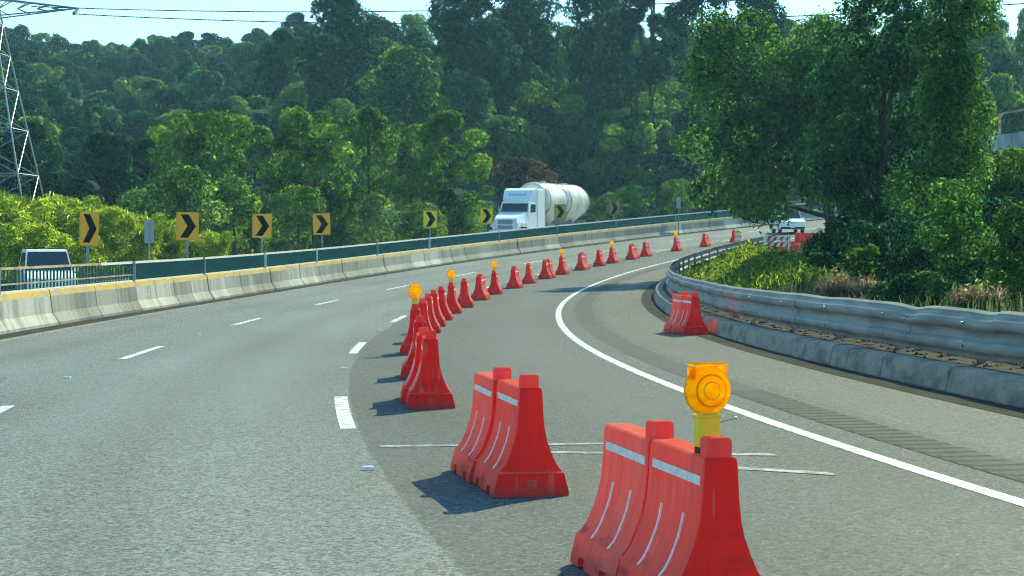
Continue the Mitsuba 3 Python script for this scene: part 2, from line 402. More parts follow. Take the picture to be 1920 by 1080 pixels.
# reflective studs
stud = hull([(x * (.05 if z == 0 else .04), y * (.05 if z == 0 else .025), z) for x in (-1, 1) for y in (-1, 1) for z in (0, .025)])
stud_s = ply(stud, 'white_paint')
for side, u0, lst in (('right', 0.0, (1.4, 16.95, 31.6, 47, 62.5)), ('left', -3.78, (14.9, 30.6, 46.5, 62.2, 78, 93.7, 109))):
    for i, s0 in enumerate(lst):
        k = numbered('road_stud')
        scene[k] = at(stud_s, place(s0, u0, .003))
        tag(k, 'small white raised road stud between the dashes of the ' + ('lane line beside the red barriers' if side == 'right' else 'far left lane line'), 'road stud', 'white studs of the ' + side + ' lane line')

# ---------------------------------------------------------------- kerb and verge
kp = [(6.74, -.06), (6.70, .02), (6.745, .22), (6.77, .265), (6.82, .285), (6.99, .285), (7.0, -.06)]
s0 = 6.0
kerb_key = numbered('kerb'); 
while s0 < 124:
    L = 1.0 if s0 < 70 else 3.0
    j = RNG.normal(0, .006, 2)
    pr = [(a + j[0], b + (j[1] if b > 0 else 0)) for a, b in kp]
    part('kerb', 'kerb_stone', ply(sweep(np.linspace(s0 + .006, s0 + L - .006, 3), pr), 'kerb_stone', smooth=35))
    s0 += L
labels['kerb'] = {'label': 'grey weathered concrete kerb along the right shoulder', 'category': 'kerb', 'kind': 'structure'}

# ---------------------------------------------------------------- leaves
def leaves(pos, nrm, size, cols, rng, aspect=.55, wild=.7, soft=.65, fold=.15):
    n = len(pos)
    r = rng.normal(0, 1, (n, 3))
    ng = nrm + wild * r / np.linalg.norm(r, axis=1, keepdims=True)
    ng /= np.linalg.norm(ng, axis=1, keepdims=True)
    t = np.cross(ng, rng.normal(0, 1, (n, 3))); t /= np.linalg.norm(t, axis=1, keepdims=True) + 1e-9
    b = np.cross(ng, t)
    sz = size * rng.uniform(.6, 1.35, n)[:, None]
    v = np.stack([pos - t * sz * .5, pos + b * sz * aspect * .5 - ng * sz * fold, pos + t * sz * .5, pos - b * sz * aspect * .5 - ng * sz * fold], 1)
    nn = nrm * soft + ng * (1 - soft); nn /= np.linalg.norm(nn, axis=1, keepdims=True) + 1e-9
    base = np.arange(n)[:, None] * 4
    f = np.concatenate([base + [0, 1, 2], base + [0, 2, 3]], 0)
    return v.reshape(-1, 3), f, np.repeat(nn, 4, 0), np.repeat(cols, 4, 0)

def leaf_cols(n, pal, rng, lobe_tone=None):
    pal = np.array(pal)
    t = np.clip(rng.beta(1.6, 2.4, n) + (lobe_tone if lobe_tone is not None else 0), 0, 1) * (len(pal) - 1)
    i = np.minimum(t.astype(int), len(pal) - 2); w = (t - i)[:, None]
    return np.clip((pal[i] * (1 - w) + pal[i + 1] * w) * rng.uniform(.55, 1.45, n)[:, None], 0.003, .9)

def lobed(rng, lobes, n, size, pal, wild=.8, soft=.38, up=.4, inner=.15, aspect=.55, shell=.22):
    """leaves spread through the outer part of a heap of lobes (x, y, z, rx, rz)"""
    lobes = np.array(lobes, float)
    w = lobes[:, 3] * (lobes[:, 3] + lobes[:, 4]); w /= w.sum()
    k = rng.choice(len(lobes), int(n * 1.5), p=w)
    d = rng.normal(0, 1, (len(k), 3)); d[:, 2] += .25
    d /= np.linalg.norm(d, axis=1, keepdims=True)
    rad = 1 + rng.normal(0, shell * .55, len(k)) - shell * .4 * rng.random(len(k))
    rad = np.where(rng.random(len(k)) < inner, rng.uniform(.2, 1, len(k)), rad)
    R = lobes[k][:, [3, 3, 4]]
    pos = lobes[k, :3] + d * R * rad[:, None]
    # drop those deep inside another lobe
    deep = np.zeros(len(k), bool)
    for L in lobes:
        e = (pos - L[:3]) / L[[3, 3, 4]]
        deep |= (e * e).sum(1) < .42
    keep = ~deep | (rng.random(len(k)) < .12)
    pos, d, k, R = pos[keep][:n], d[keep][:n], k[keep][:n], R[keep][:n]
    nrm = d / R; nrm /= np.linalg.norm(nrm, axis=1, keepdims=True)
    nrm = nrm + [0, 0, up]; nrm /= np.linalg.norm(nrm, axis=1, keepdims=True)
    tone = rng.normal(0, .22, len(lobes))[k]
    return leaves(pos, nrm, size, leaf_cols(len(pos), pal, rng, tone), rng, aspect, wild, soft)

def heap(rng, n, rx, z0, z1, r0, r1, shape='round'):
    """lobes filling a crown: radius rx, from z0 to z1"""
    out = []
    for i in range(n):
        t = (i + rng.random()) / n
        z = z0 + (z1 - z0) * t
        if shape == 'round': env = math.sqrt(max(0.03, 1 - (2 * t - .85) ** 2 * .85))
        elif shape == 'flat': env = .55 + .5 * t if t < .75 else .95 * (1 - (t - .75) * 1.6)
        elif shape == 'tall': env = math.sqrt(max(.03, 1 - (2 * t - .8) ** 2 * .9)) * .95
        else: env = 1 - .75 * t
        a = rng.random() * 2 * math.pi
        r = rng.uniform(r0, r1)
        d = max(0, rx * env - r * .8) * math.sqrt(rng.uniform(.15, 1))
        out.append((d * math.cos(a), d * math.sin(a), min(z, z1 - r * .6), r, r * rng.uniform(.6, .85)))
    return out

def trunk_mesh(rng, h, r, lobes, limbs=7, lean=.0, deep=.4):
    pts = [(0, 0, -deep), (0, 0, 0)]
    rad = [r * 1.45, r * 1.3]
    for i in range(1, 6):
        t = i / 5
        pts.append((lean * t * h + rng.normal(0, .03 * h * .3), rng.normal(0, .03 * h * .3), h * t)); rad.append(r * (1 - .7 * t))
    ms = [polytube(pts, rad, 8)]
    P = np.array(pts)
    for L in [lobes[i] for i in rng.choice(len(lobes), min(limbs, len(lobes)), replace=False)]:
        c = np.array(L[:3])
        t = np.clip((c[2] * .55) / h, .25, .9)
        a = np.array([np.interp(t * h, P[:, 2], P[:, k]) for k in range(3)])
        if np.linalg.norm(c - a) < .3: continue
        mid = (a + c) / 2 + [0, 0, -.08 * np.linalg.norm(c - a)]
        ms.append(polytube([a, mid, c], [r * .42, r * .28, r * .1], 6))
    return cat(ms)

DARK = [(0.0095, 0.053, 0.0272), (0.0199, 0.0912, 0.0381), (0.0358, 0.1442, 0.0489), (0.0637, 0.2061, 0.0681)]
DEEP = [(0.0104, 0.0492, 0.03), (0.0166, 0.0737, 0.0382), (0.0291, 0.1017, 0.0464), (0.0437, 0.1312, 0.0573)]
MID = [(0.0488, 0.1264, 0.0286), (0.1268, 0.2551, 0.04), (0.2194, 0.3888, 0.0515), (0.3656, 0.5346, 0.0786)]
LITE = [(0.0607, 0.1326, 0.022), (0.135, 0.2652, 0.033), (0.2295, 0.4056, 0.0462), (0.351, 0.5304, 0.077)]
OLIVE = [(0.0675, 0.1372, 0.0353), (0.1436, 0.2531, 0.0571), (0.2194, 0.3585, 0.0815), (0.3206, 0.4641, 0.1223)]
BROWN = [(.055, .042, .025), (.095, .065, .038), (.14, .092, .055), (.11, .12, .05)]
STRAW = [(.16, .12, .07), (.32, .24, .14), (.46, .36, .22), (.5, .44, .3)]
DARK2 = [(0.0186, 0.0759, 0.0331), (0.0467, 0.1518, 0.0497), (0.0883, 0.2353, 0.0635), (0.1452, 0.334, 0.0897)]
YELLOW = [(0.1288, 0.2188, 0.0176), (0.3059, 0.4219, 0.033), (0.4991, 0.625, 0.0495), (0.72, 0.72, 0.099)]
MIDB = [(0.0308, 0.0966, 0.029), (0.088, 0.207, 0.0436), (0.1595, 0.3243, 0.0581), (0.275, 0.4554, 0.0908)]
GRASS = [(0.0875, 0.1518, 0.014), (0.1875, 0.3036, 0.025), (0.325, 0.4554, 0.035), (0.525, 0.6072, 0.07)]

def archetype(name, seed, H, rx, z0, n_lobes, r0, r1, shape, n, size, pal, trunk_r=.16, bark='bark', wild=.7, limbs=7, **kw):
    rng = np.random.default_rng(seed)
    lobes = heap(rng, n_lobes, rx, z0, H, r0, r1, shape)
    v, f, nn, cc = lobed(rng, lobes, n, size, pal, wild=wild, **kw)
    scene[name] = {'type': 'shapegroup', 'crown': raw(v, f, nn, cc, 'leaf'), 'trunk': ply(trunk_mesh(rng, H * .8, trunk_r, lobes, limbs, deep=6 if H > 3 else .8), bark, smooth=40)}
ARCH = {}
def arch(name, H, w, *a, **k):
    ARCH[name] = (H, w); archetype(name, *a, **k)
# name, height, width (metres)
arch('kind_dark_a', 8, 7.5, 11, 8, 3.7, 1.6, 30, .75, 1.3, 'round', 9000, .34, DARK)
arch('kind_dark_b', 8, 6.5, 12, 8, 3.1, 1.6, 30, .7, 1.25, 'round', 8500, .32, DEEP)
arch('kind_dark_c', 9, 7.0, 13, 9, 3.3, 2.2, 36, .7, 1.2, 'tall', 9000, .33, DARK)
arch('kind_mid_a', 8, 8.0, 14, 8, 4.0, 2.0, 30, .75, 1.25, 'flat', 9500, .33, MID)
arch('kind_mid_b', 8, 6.5, 15, 8, 3.2, 1.4, 34, .7, 1.2, 'round', 9000, .32, MID)
arch('kind_olive', 8, 7.0, 16, 8, 3.4, 1.6, 32, .7, 1.25, 'round', 9000, .32, OLIVE)
arch('kind_tall_dark', 15, 8.0, 17, 15, 3.9, 4.5, 46, .85, 1.45, 'tall', 12000, .36, DEEP, trunk_r=.24)
arch('kind_tall_open', 15, 7.5, 18, 15, 3.7, 5.5, 30, .6, 1.1, 'tall', 7000, .34, DEEP, trunk_r=.22, inner=.3)
arch('kind_light', 7, 7.5, 19, 7, 3.9, .8, 44, .55, .95, 'flat', 15000, .24, LITE, trunk_r=.13)
arch('kind_light_b', 7, 6.0, 20, 7, 3.2, .4, 40, .5, .9, 'round', 14000, .23, MID, trunk_r=.13)
arch('kind_light_c', 7, 6.5, 21, 7, 3.4, .5, 40, .5, .95, 'flat', 14000, .23, LITE, trunk_r=.13)
arch('kind_shrub', 2.4, 3.4, 22, 2.4, 1.6, .3, 20, .38, .62, 'round', 5000, .15, MID, trunk_r=.05, limbs=5)
arch('kind_shrub_pale', 2.4, 3.2, 23, 2.4, 1.5, .3, 18, .36, .6, 'round', 4500, .14, OLIVE, trunk_r=.05, limbs=5)
arch('kind_brown', 3.4, 4.6, 24, 3.4, 2.2, .6, 24, .5, .8, 'round', 5500, .20, BROWN, trunk_r=.08)

arch('kind_bank_bush', 2.2, 4.2, 27, 2.2, 2.1, .1, 34, .26, .46, 'flat', 8000, .20, YELLOW, trunk_r=.03, limbs=4, shell=.6, aspect=.28, wild=1.1, soft=.25)
ARCH['kind_dark_d'] = (8, 7); archetype('kind_dark_d', 28, 8, 3.4, 1.2, 22, .8, 1.5, 'flat', 6500, .46, DARK2)
ARCH['kind_spread'] = (8, 8); archetype('kind_spread', 29, 8, 4.0, 2.4, 26, .7, 1.2, 'flat', 6500, .40, OLIVE, inner=.25)
def tree(name, kind, px, d, ytop, wpx, label, cat_, group=None, turn=None, sink=.25):
    x, y = seen_at(px, d)
    H, w = ARCH[kind]
    sw = wpx / F * d / w
    sz = sw * random.uniform(.92, 1.08)
    z = height_at(ytop, d) - H * sz
    g = gz(x, y)
    if z > g + 4 * sz: sz *= (height_at(ytop, d) - g - 2) / (H * sz); z = height_at(ytop, d) - H * sz
    k = thing(name, label, cat_, group)
    a = random.uniform(0, 360) if turn is None else turn
    scene[k] = {'type': 'instance', 'shapegroup': ref(kind), 'to_world': T().translate([x, y, z]).rotate([0, 0, 1], a).scale([sw, sw, sz])}
    return k

def landmark(px):
    for lim, nme in ((130, 'the pylon'), (260, 'the first chevron sign'), (420, 'the second chevron sign'), (550, 'the third chevron sign'), (705, 'the fourth chevron sign'), (860, 'the fifth chevron sign'), (1000, 'the truck cab'), (1130, 'the truck trailer'), (1280, 'the brown chevron sign')):
        if px < lim: return 'above ' + nme
    return 'behind the big roadside trees'
def level(d): return 'far up' if d > 280 else 'midway up' if d > 215 else 'low down'
TONE = {'kind_dark_d': 'coarse leaved dark green', 'kind_spread': 'spreading olive green', 'kind_mid_a': 'flat topped mid green', 'kind_dark_a': 'broad dark green', 'kind_dark_b': 'rounded blue green', 'kind_dark_c': 'taller dark green', 'kind_mid_b': 'mid green', 'kind_olive': 'greyish olive'}
# the far left wooded hillside, row by row
def skyline(px): return np.interp(px, [-60, 40, 130, 260, 330, 430, 490, 560], [62, 52, 78, 80, 62, 72, 62, 50])
rows = [(385, 0, 62), (350, 14, 66), (320, 34, 70), (292, 54, 72), (266, 78, 80), (240, 104, 88), (216, 136, 96), (194, 168, 104), (172, 206, 118)]
for d, drop, w in rows:
    px = -90
    while px < (640 if d > 200 else 560):
        kind = random.choice(['kind_dark_a', 'kind_dark_b', 'kind_dark_c', 'kind_dark_d', 'kind_dark_a', 'kind_dark_c', 'kind_spread'] if d > 250 else ['kind_dark_a', 'kind_dark_b', 'kind_mid_b', 'kind_dark_d', 'kind_spread'])
        yt = skyline(px) + drop + random.uniform(-7, 9) * (1 if d > 330 else 2)
        tree('forest_tree', kind, px + random.uniform(-10, 10), d * random.uniform(.97, 1.03), yt, w * random.uniform(1.0, 1.9),
             (lb := f'{TONE[kind]} crown {level(d)} the left hillside {landmark(px)}'), 'tree', lb.replace('crown', 'crowns'))
        px += w * (random.uniform(.45, .66) if d > 330 else random.uniform(.6, .86))
# behind the centre: slopes of dark trees
for d, yt0, w in ((300, 40, 90), (260, 60, 100), (232, 95, 110), (214, 150, 120), (204, 205, 120)):
    px = 560
    while px < 1960:
        kind = random.choice(['kind_dark_a', 'kind_dark_b', 'kind_mid_b', 'kind_mid_a', 'kind_olive'])
        tree('forest_tree', kind, px, d * random.uniform(.97, 1.03), yt0 + random.uniform(-22, 22), w * random.uniform(.85, 1.3), (lb := f'{TONE[kind]} crown {level(d)} the central slope {landmark(px)}'), 'tree', lb.replace('crown', 'crowns'))
        px += w * random.uniform(.65, .9)

TALL = 'tall dark trees against the sky'
tree('tall_tree', 'kind_tall_dark', 640, 215, -28, 190, 'tall dark tree whose rounded top rises alone into the sky left of the sky gap', 'tree', turn=40)
tree('tall_tree', 'kind_dark_c', 530, 225, 58, 120, 'lower dark tree stepping up to the lone tall tree from its left', 'tree')
tree('tall_tree', 'kind_dark_a', 700, 232, 66, 120, 'low dark tree in the sky gap right of the lone tall tree', 'tree')
tree('tall_tree', 'kind_tall_dark', 880, 205, -60, 210, 'broad dark tree rising out of the picture just right of the sky gap', 'tree', turn=200)
tree('tall_tree', 'kind_tall_dark', 990, 215, -70, 170, 'tall dark tree left of the small hole of sky at the top', 'tree', turn=120)
tree('tall_tree', 'kind_tall_dark', 1120, 205, -80, 170, 'dense dark tree right of the small hole of sky at the top', 'tree', turn=300)
tree('tall_tree', 'kind_tall_open', 1220, 205, -70, 170, 'open crowned dark tree with sky showing through, above the truck', 'tree', turn=20)
tree('tall_tree', 'kind_tall_open', 1315, 195, -60, 180, 'open crowned dark tree with a visible trunk left of the big roadside trees', 'tree', turn=90)
tree('tall_tree', 'kind_tall_dark', 1420, 215, -40, 150, 'tall dark tree showing behind the left edge of the big roadside trees', 'tree', turn=10)

tree('forest_tree', 'kind_mid_b', 760, 195, 92, 210, 'broad olive green tree with a pointed top below the sky gap', 'tree', turn=60)
tree('forest_tree', 'kind_olive', 860, 200, 138, 160, 'olive tree just right of the pointed topped tree', 'tree')
tree('forest_tree', 'kind_light_b', 985, 210, 122, 190, 'grey green tree high above the truck cab', 'tree')
tree('forest_tree', 'kind_light_c', 1090, 205, 160, 180, 'round grey green tree above the truck trailer', 'tree')
tree('forest_tree', 'kind_light_b', 1190, 208, 140, 190, 'grey green tree above the rear end of the truck', 'tree')
tree('forest_tree', 'kind_light_c', 1160, 202, 210, 200, 'leafy mid green tree right behind the truck trailer', 'tree')
tree('forest_tree', 'kind_olive', 1240, 206, 230, 170, 'grey green tree between the truck and the big roadside trees', 'tree')
tree('forest_tree', 'kind_mid_a', 960, 200, 225, 170, 'shaded green tree directly above the truck cab', 'tree')
tree('forest_tree', 'kind_dark_b', 1060, 203, 250, 150, 'dark tree low behind the middle of the truck', 'tree')
tree('forest_tree', 'kind_olive', 1255, 200, 310, 130, 'small grey green tree right of the brown chevron sign', 'tree')

# the bright trees beyond the opposite carriageway
tree('roadside_tree', 'kind_light', 375, 118, 212, 240, 'bright green flat topped tree behind the second chevron sign', 'tree', turn=15)
tree('roadside_tree', 'kind_light_c', 590, 122, 208, 210, 'bright green tree behind the third and fourth chevron signs', 'tree', turn=75)
tree('roadside_tree', 'kind_light_b', 690, 128, 205, 130, 'mid green tree between the two brightest roadside trees', 'tree', turn=5)
tree('roadside_tree', 'kind_light_b', 845, 132, 212, 170, 'tall green tree overgrown with creepers, just left of the truck', 'tree', turn=130)
tree('roadside_tree', 'kind_light', 770, 136, 235, 170, 'creeper covered dark hollowed tree above the fifth chevron sign', 'tree', turn=230)
tree('roadside_tree', 'kind_light_b', 480, 126, 240, 160, 'shaded green tree between the two brightest roadside trees, above the third sign', 'tree', turn=230)
tree('roadside_tree', 'kind_dark_b', 190, 128, 250, 190, 'dark shaded tree above the bright grass bank, right of the pylon', 'tree')
tree('roadside_tree', 'kind_dark_b', 60, 140, 230, 200, 'dark tree standing behind the foot of the pylon', 'tree')
tree('roadside_tree', 'kind_dark_a', 270, 135, 262, 140, 'dark tree left of the bright flat topped tree', 'tree')
tree('bush', 'kind_shrub_pale', 345, 104, 318, 190, 'pale green bush heap behind the second chevron sign', 'bush', turn=10)
tree('bush', 'kind_shrub', 440, 108, 335, 150, 'green bush left of the third chevron sign', 'bush')
tree('bush', 'kind_shrub', 560, 112, 352, 130, 'green bush between the third and fourth chevron signs', 'bush')
tree('bush', 'kind_shrub_pale', 700, 118, 368, 110, 'pale leafy bush beside the narrow grey sign back', 'bush')
tree('bush', 'kind_shrub', 790, 124, 385, 110, 'dark green bush behind the fifth chevron sign', 'bush')
tree('bush', 'kind_shrub', 870, 130, 380, 100, 'green bush just left of the sixth chevron sign', 'bush')
tree('brown_bush', 'kind_brown', 985, 163, 300, 150, 'reddish brown dry bush showing above the truck cab', 'bush')
tree('bush', 'kind_shrub_pale', 1130, 176, 372, 60, 'small pale bush left of the brown chevron sign', 'bush')
tree('bush', 'kind_shrub', 1190, 178, 350, 110, 'grey green bush behind the brown chevron sign', 'bush')
tree('bush', 'kind_shrub', 1270, 180, 340, 90, 'green bush beside the white roadside post', 'bush')
tree('bush', 'kind_shrub', 640, 124, 380, 120, 'low green bush behind the fourth chevron sign', 'bush')

def shrub_at(kind, s, u, w):
    x, y, z = W(s, u); z = gz(x, y) - .15
    H, w0 = ARCH[kind]; sc = w / w0
    px = 960 + F * x / y
    lb = ('pale green' if kind == 'kind_shrub_pale' else 'dense green') + ' shrub in the row along the far road edge, ' + landmark(px).replace('above', 'near').replace('behind the big roadside trees', 'far right of the truck')
    k = thing('roadside_shrub', lb, 'shrub', lb.replace('shrub', 'shrubs'))
    scene[k] = {'type': 'instance', 'shapegroup': ref(kind), 'to_world': T().translate([x, y, z]).rotate([0, 0, 1], random.uniform(0, 360)).scale([sc, sc, sc * random.uniform(.8, 1.15)])}
s_ = 119.0
while s_ < 186:
    for u_ in (-23.6, -26.2):
        shrub_at(random.choice(['kind_shrub', 'kind_shrub_pale', 'kind_shrub']), s_ + random.uniform(-1, 1), u_ + random.uniform(-.6, .6), random.uniform(2.4, 4.2) * (1.2 if u_ < -25 else 1))
    s_ += 3.1
for px_, d_, yt_, w_, l_ in ((35, 92, 372, 130, 'bright yellow green bush on the bank below the pylon'), (115, 95, 368, 130, 'bright yellow green bush on top of the bank, right of the pylon foot'), (190, 92, 388, 110, 'bright bush on the bank just behind the first chevron sign'), (70, 86, 420, 120, 'bright bush low on the bank above the white car'),
        (250, 96, 400, 110, 'bright bush left of the first grey sign back'), (320, 100, 412, 90, 'bright bush between the grey sign back and the second chevron sign'), (395, 100, 432, 70, 'small bright bush just right of the second chevron sign'), (150, 84, 440, 90, 'bright bush low on the bank below the first chevron sign'), (0, 90, 395, 110, 'bright bush on the bank at the left picture edge')):
    tree('bank_bush', 'kind_bank_bush', px_, d_, yt_ + 4, w_ * 1.45, l_, 'bush')

# ---------------------------------------------------------------- the big roadside trees on the right
def big_tree(name, seed, px, d, lobes_px, n, size, pal, trunk_h, trunk_r, label, bark='bark', lean=0, **kw):
    """lobes_px: (column, row, radius in pixels, depth offset)"""
    rng = np.random.default_rng(seed)
    x0, y0 = seen_at(px, d); z0 = gz(x0, y0)
    lobes = []
    for (lx, ly, lr, dd) in lobes_px:
        dist = d + dd
        lobes.append(((lx - 960) / F * dist - x0, dist - y0, height_at(ly, dist) - z0, lr / F * dist, lr / F * dist * .85))
    v, f, nn, cc = lobed(rng, lobes, n, size, pal, **kw)
    k = thing(name, label, 'tree')
    M = T().translate([x0, y0, z0])
    part(k, 'crown', at(raw(v, f, nn, cc, 'leaf'), M))
    part(k, 'trunk', at(ply(trunk_mesh(rng, trunk_h, trunk_r, lobes, 12, lean), bark, smooth=40), M))
def scatter_lobes(rng, boxes, per):
    out = []
    for (x0, x1, y0, y1, r0, r1, n) in boxes:
        for _ in range(n):
            out.append((rng.uniform(x0, x1), rng.uniform(y0, y1), rng.uniform(r0, r1), rng.uniform(-1.3, 1.6)))
    return out
r_ = np.random.default_rng(3)
big_tree('big_roadside_tree', 31, 1555, 90, scatter_lobes(r_, [(1330, 1440, 40, 120, 30, 48, 8), (1300, 1560, 110, 220, 38, 60, 13), (1310, 1560, 210, 330, 42, 62, 14), (1320, 1550, 320, 395, 36, 52, 12), (1440, 1590, 40, 130, 36, 55, 6)], 0),
    44000, .19, MIDB, 6.5, .26, 'broad leafy tree hanging low over the verge grass mound', wild=.8, inner=.22, shell=.3)
big_tree('big_roadside_tree', 32, 1650, 66, scatter_lobes(r_, [(1580, 1720, -30, 60, 36, 55, 7), (1560, 1760, 60, 200, 42, 62, 12), (1570, 1760, 200, 330, 42, 62, 12), (1570, 1760, 320, 470, 40, 58, 12)], 0),
    36000, .145, DARK2, 5.4, .18, 'dense dark tree, middle one of the big trees behind the guardrail', wild=.8, inner=.22, shell=.3)
big_tree('big_roadside_tree', 33, 1800, 60, scatter_lobes(r_, [(1740, 1860, -20, 70, 34, 50, 7), (1740, 1850, 70, 210, 38, 55, 9), (1760, 1850, 200, 330, 36, 52, 9), (1700, 1800, 330, 470, 36, 52, 8)], 0),
    30000, .12, MIDB, 5.4, .17, 'leafy tree with sunlit right edge at the right end of the big roadside trees', wild=.8, inner=.22, shell=.3)
# growth underneath and beside
def heap_px(name, label, cat_, d, cols, n, size, pal, seed, **kw):
    rng = np.random.default_rng(seed)
    lobes = []
    px0 = np.mean([c[0] for c in cols]); x0, y0 = seen_at(px0, d); z0 = gz(x0, y0)
    for (lx, ly, lr) in cols:
        dd = rng.uniform(-.5, .5) * lr / F * d
        lobes.append(((lx - 960) / F * (d + dd) - x0, dd, height_at(ly, d) - z0, lr / F * d, lr / F * d * .85))
    v, f, nn, cc = lobed(rng, lobes, n, size, pal, **kw)
    k = thing(name, label, cat_)
    M = T().translate([x0, y0, z0])
    part(k, 'foliage', at(raw(v, f, nn, cc, 'leaf'), M))
    st = [tube((0 + rng.normal(0, .12), rng.normal(0, .12), -.3), tuple(np.array(L[:3]) * .98), .022, 5, .008) for L in lobes]
    part(k, 'stem', at(ply(cat(st), 'bark', smooth=40), M))
heap_px('creeper_thicket', 'dark thicket of creepers below the middle big tree, behind the guardrail', 'thicket', 50, [(1640, 500, 50), (1690, 460, 55), (1740, 510, 50), (1700, 545, 45), (1770, 455, 45), (1610, 455, 45), (1660, 555, 40)], 9000, .11, DARK, 41, inner=.3)
heap_px('creeper_thicket', 'creeper thicket with a pale leafy column below the right big tree', 'thicket', 47, [(1800, 410, 40), (1822, 455, 44), (1790, 480, 40), (1838, 520, 46), (1775, 535, 40), (1780, 370, 40), (1850, 480, 36), (1760, 440, 40)], 6500, .10, MIDB, 42, inner=.3)
heap_px('creeper_thicket', 'leafy thicket at the right picture edge above the guardrail', 'thicket', 42, [(1905, 420, 40), (1915, 480, 46), (1890, 530, 42), (1930, 550, 40), (1860, 560, 30)], 6000, .10, MID, 43, inner=.3)
heap_px('creeper_thicket', 'dark thicket filling the gap between the middle and right big trees at guardrail height', 'thicket', 62, [(1740, 440, 55), (1790, 500, 55), (1850, 470, 55), (1880, 420, 50), (1830, 410, 50), (1900, 520, 50), (1760, 540, 45), (1840, 545, 45)], 9000, .13, DARK, 48, inner=.3)
heap_px('creeper_thicket', 'dark thicket around the trunk of the leftmost big tree', 'thicket', 66, [(1545, 470, 40), (1590, 450, 50), (1570, 500, 42), (1620, 500, 45), (1535, 520, 30), (1600, 540, 40)], 7000, .13, DARK, 49, inner=.3)
heap_px('creeper_thicket', 'low dark creeper mat just behind the guardrail right of the dry straw bushes', 'thicket', 42, [(1680, 560, 26), (1715, 566, 26), (1750, 570, 26), (1780, 556, 30), (1700, 540, 30), (1740, 535, 30), (1655, 552, 24)], 6000, .09, DARK2, 51, inner=.3)
heap_px('creeper_thicket', 'shaded creeper mat between the grass mound and the dry straw bushes', 'thicket', 56, [(1515, 520, 26), (1540, 500, 30), (1530, 540, 22), (1560, 515, 24)], 4000, .11, DARK2, 52, inner=.3)
heap_px('hedge_bush', 'sunlit bush below the concrete overpass at the right picture edge', 'bush', 70, [(1900, 320, 46), (1870, 340, 34), (1930, 330, 50), (1850, 370, 38), (1895, 375, 45)], 7000, .13, LITE, 44)
heap_px('young_shrub', 'small shrub with a few pale shining leaves above the dry straw bush', 'bush', 46, [(1605, 478, 16), (1618, 505, 18), (1632, 470, 14)], 500, .13, LITE, 47, inner=.4)

# ---------------------------------------------------------------- tall grass
def grass(name, label, pts, hgt, wid, pal, seed, lean=.35, extra=None):
    rng = np.random.default_rng(seed)
    n = len(pts)
    a = rng.uniform(0, 2 * np.pi, n); h = hgt * rng.uniform(.55, 1.3, n); w = wid * rng.uniform(.6, 1.4, n)
    dirv = np.stack([np.cos(a), np.sin(a), 0 * a], -1); side = np.stack([-np.sin(a), np.cos(a), 0 * a], -1)
    lean_ = rng.uniform(.05, lean * 2, n)[:, None]
    up = np.array([0, 0, 1.0])
    p0, p1, p2 = pts, pts + up * h[:, None] * .55 + dirv * h[:, None] * lean_ * .25, pts + up * h[:, None] * (1 - lean_ * .25) + dirv * h[:, None] * lean_
    sw = side * w[:, None]
    v = np.stack([p0 - sw * .5, p0 + sw * .5, p1 - sw * .45, p1 + sw * .45, p2], 1)
    b = np.arange(n)[:, None] * 5
    f = np.concatenate([b + [0, 1, 3], b + [0, 3, 2], b + [2, 3, 4]], 0)
    ng = dirv * .5 + up * .8 + rng.normal(0, .25, (n, 3)); ng /= np.linalg.norm(ng, axis=1, keepdims=True)
    col = leaf_cols(n, pal, rng, rng.normal(0, .1, n))
    v, nn, cc = v.reshape(-1, 3), np.repeat(ng, 5, 0), np.repeat(col, 5, 0)
    if extra is not None:
        f = np.vstack([f, extra[1] + len(v)]); v = np.vstack([v, extra[0]]); nn = np.vstack([nn, extra[2]]); cc = np.vstack([cc, extra[3]])
    scene[name] = raw(v, f, nn, cc, 'leaf')
    tag(name, label, 'grass', kind='stuff')
def su_scatter(rng, n, s0, s1, u0, u1, clump=.35, thr=.0):
    s = rng.uniform(s0, s1, n); u = rng.uniform(u0, u1, n)
    p = W(s, u)
    k = meshkit.noise(np.stack([p[:, 0] * clump, p[:, 1] * clump, 0 * s], -1), 3)
    keep = k > thr
    p = p[keep]
    p[:, 2] = zg(p[:, 0], p[:, 1]) - .04
    return p, k[keep]
rg = np.random.default_rng(77)
p, k = su_scatter(rg, 52000, 56, 120, -35, -21.6, thr=.08)
grass('bank_grass', 'tall bright green grass on the bank behind the left chevron signs', p, .62, .06, GRASS, 51, lean=.5)
p, k = su_scatter(rg, 22000, 54, 96, 7.75, 11.8, thr=.06)
_w, _ = su_scatter(rg, 26000, 54, 96, 7.75, 11.8, thr=.0)
_k = meshkit.noise(_w * [1.6, 1.6, 0] + 5, 9)
_w[:, 2] += .05 + .5 * rg.random(len(_w)) * _k
WEEDS = leaves(_w, np.tile([0, 0, 1.0], (len(_w), 1)) + rg.normal(0, .4, _w.shape), .17, leaf_cols(len(_w), [(.07, .12, .015), (.15, .22, .03), (.25, .33, .045), (.36, .42, .08)], rg), rg, .35, .8, .4)
grass('verge_grass', 'bright yellow green grass on the mound behind the guardrail, left of the big trees', p, .34, .026, GRASS, 52, lean=.6, extra=WEEDS)
p, k = su_scatter(rg, 26000, 14, 110, 8.0, 22, thr=.1)
grass('weed_cover', 'low weeds and dry grass in the shade behind the guardrail', p, .35, .022, [(.02, .045, .018), (.04, .085, .028), (.08, .12, .04), (.14, .15, .06)], 53)
p, k = su_scatter(rg, 14000, 100, 240, -28, -21.2, thr=.25)
grass('far_grass', 'green grass along the far edge of the opposite carriageway', p, .7, .06, [(.03, .06, .012), (.06, .11, .02), (.1, .16, .03), (.15, .2, .05)], 54)
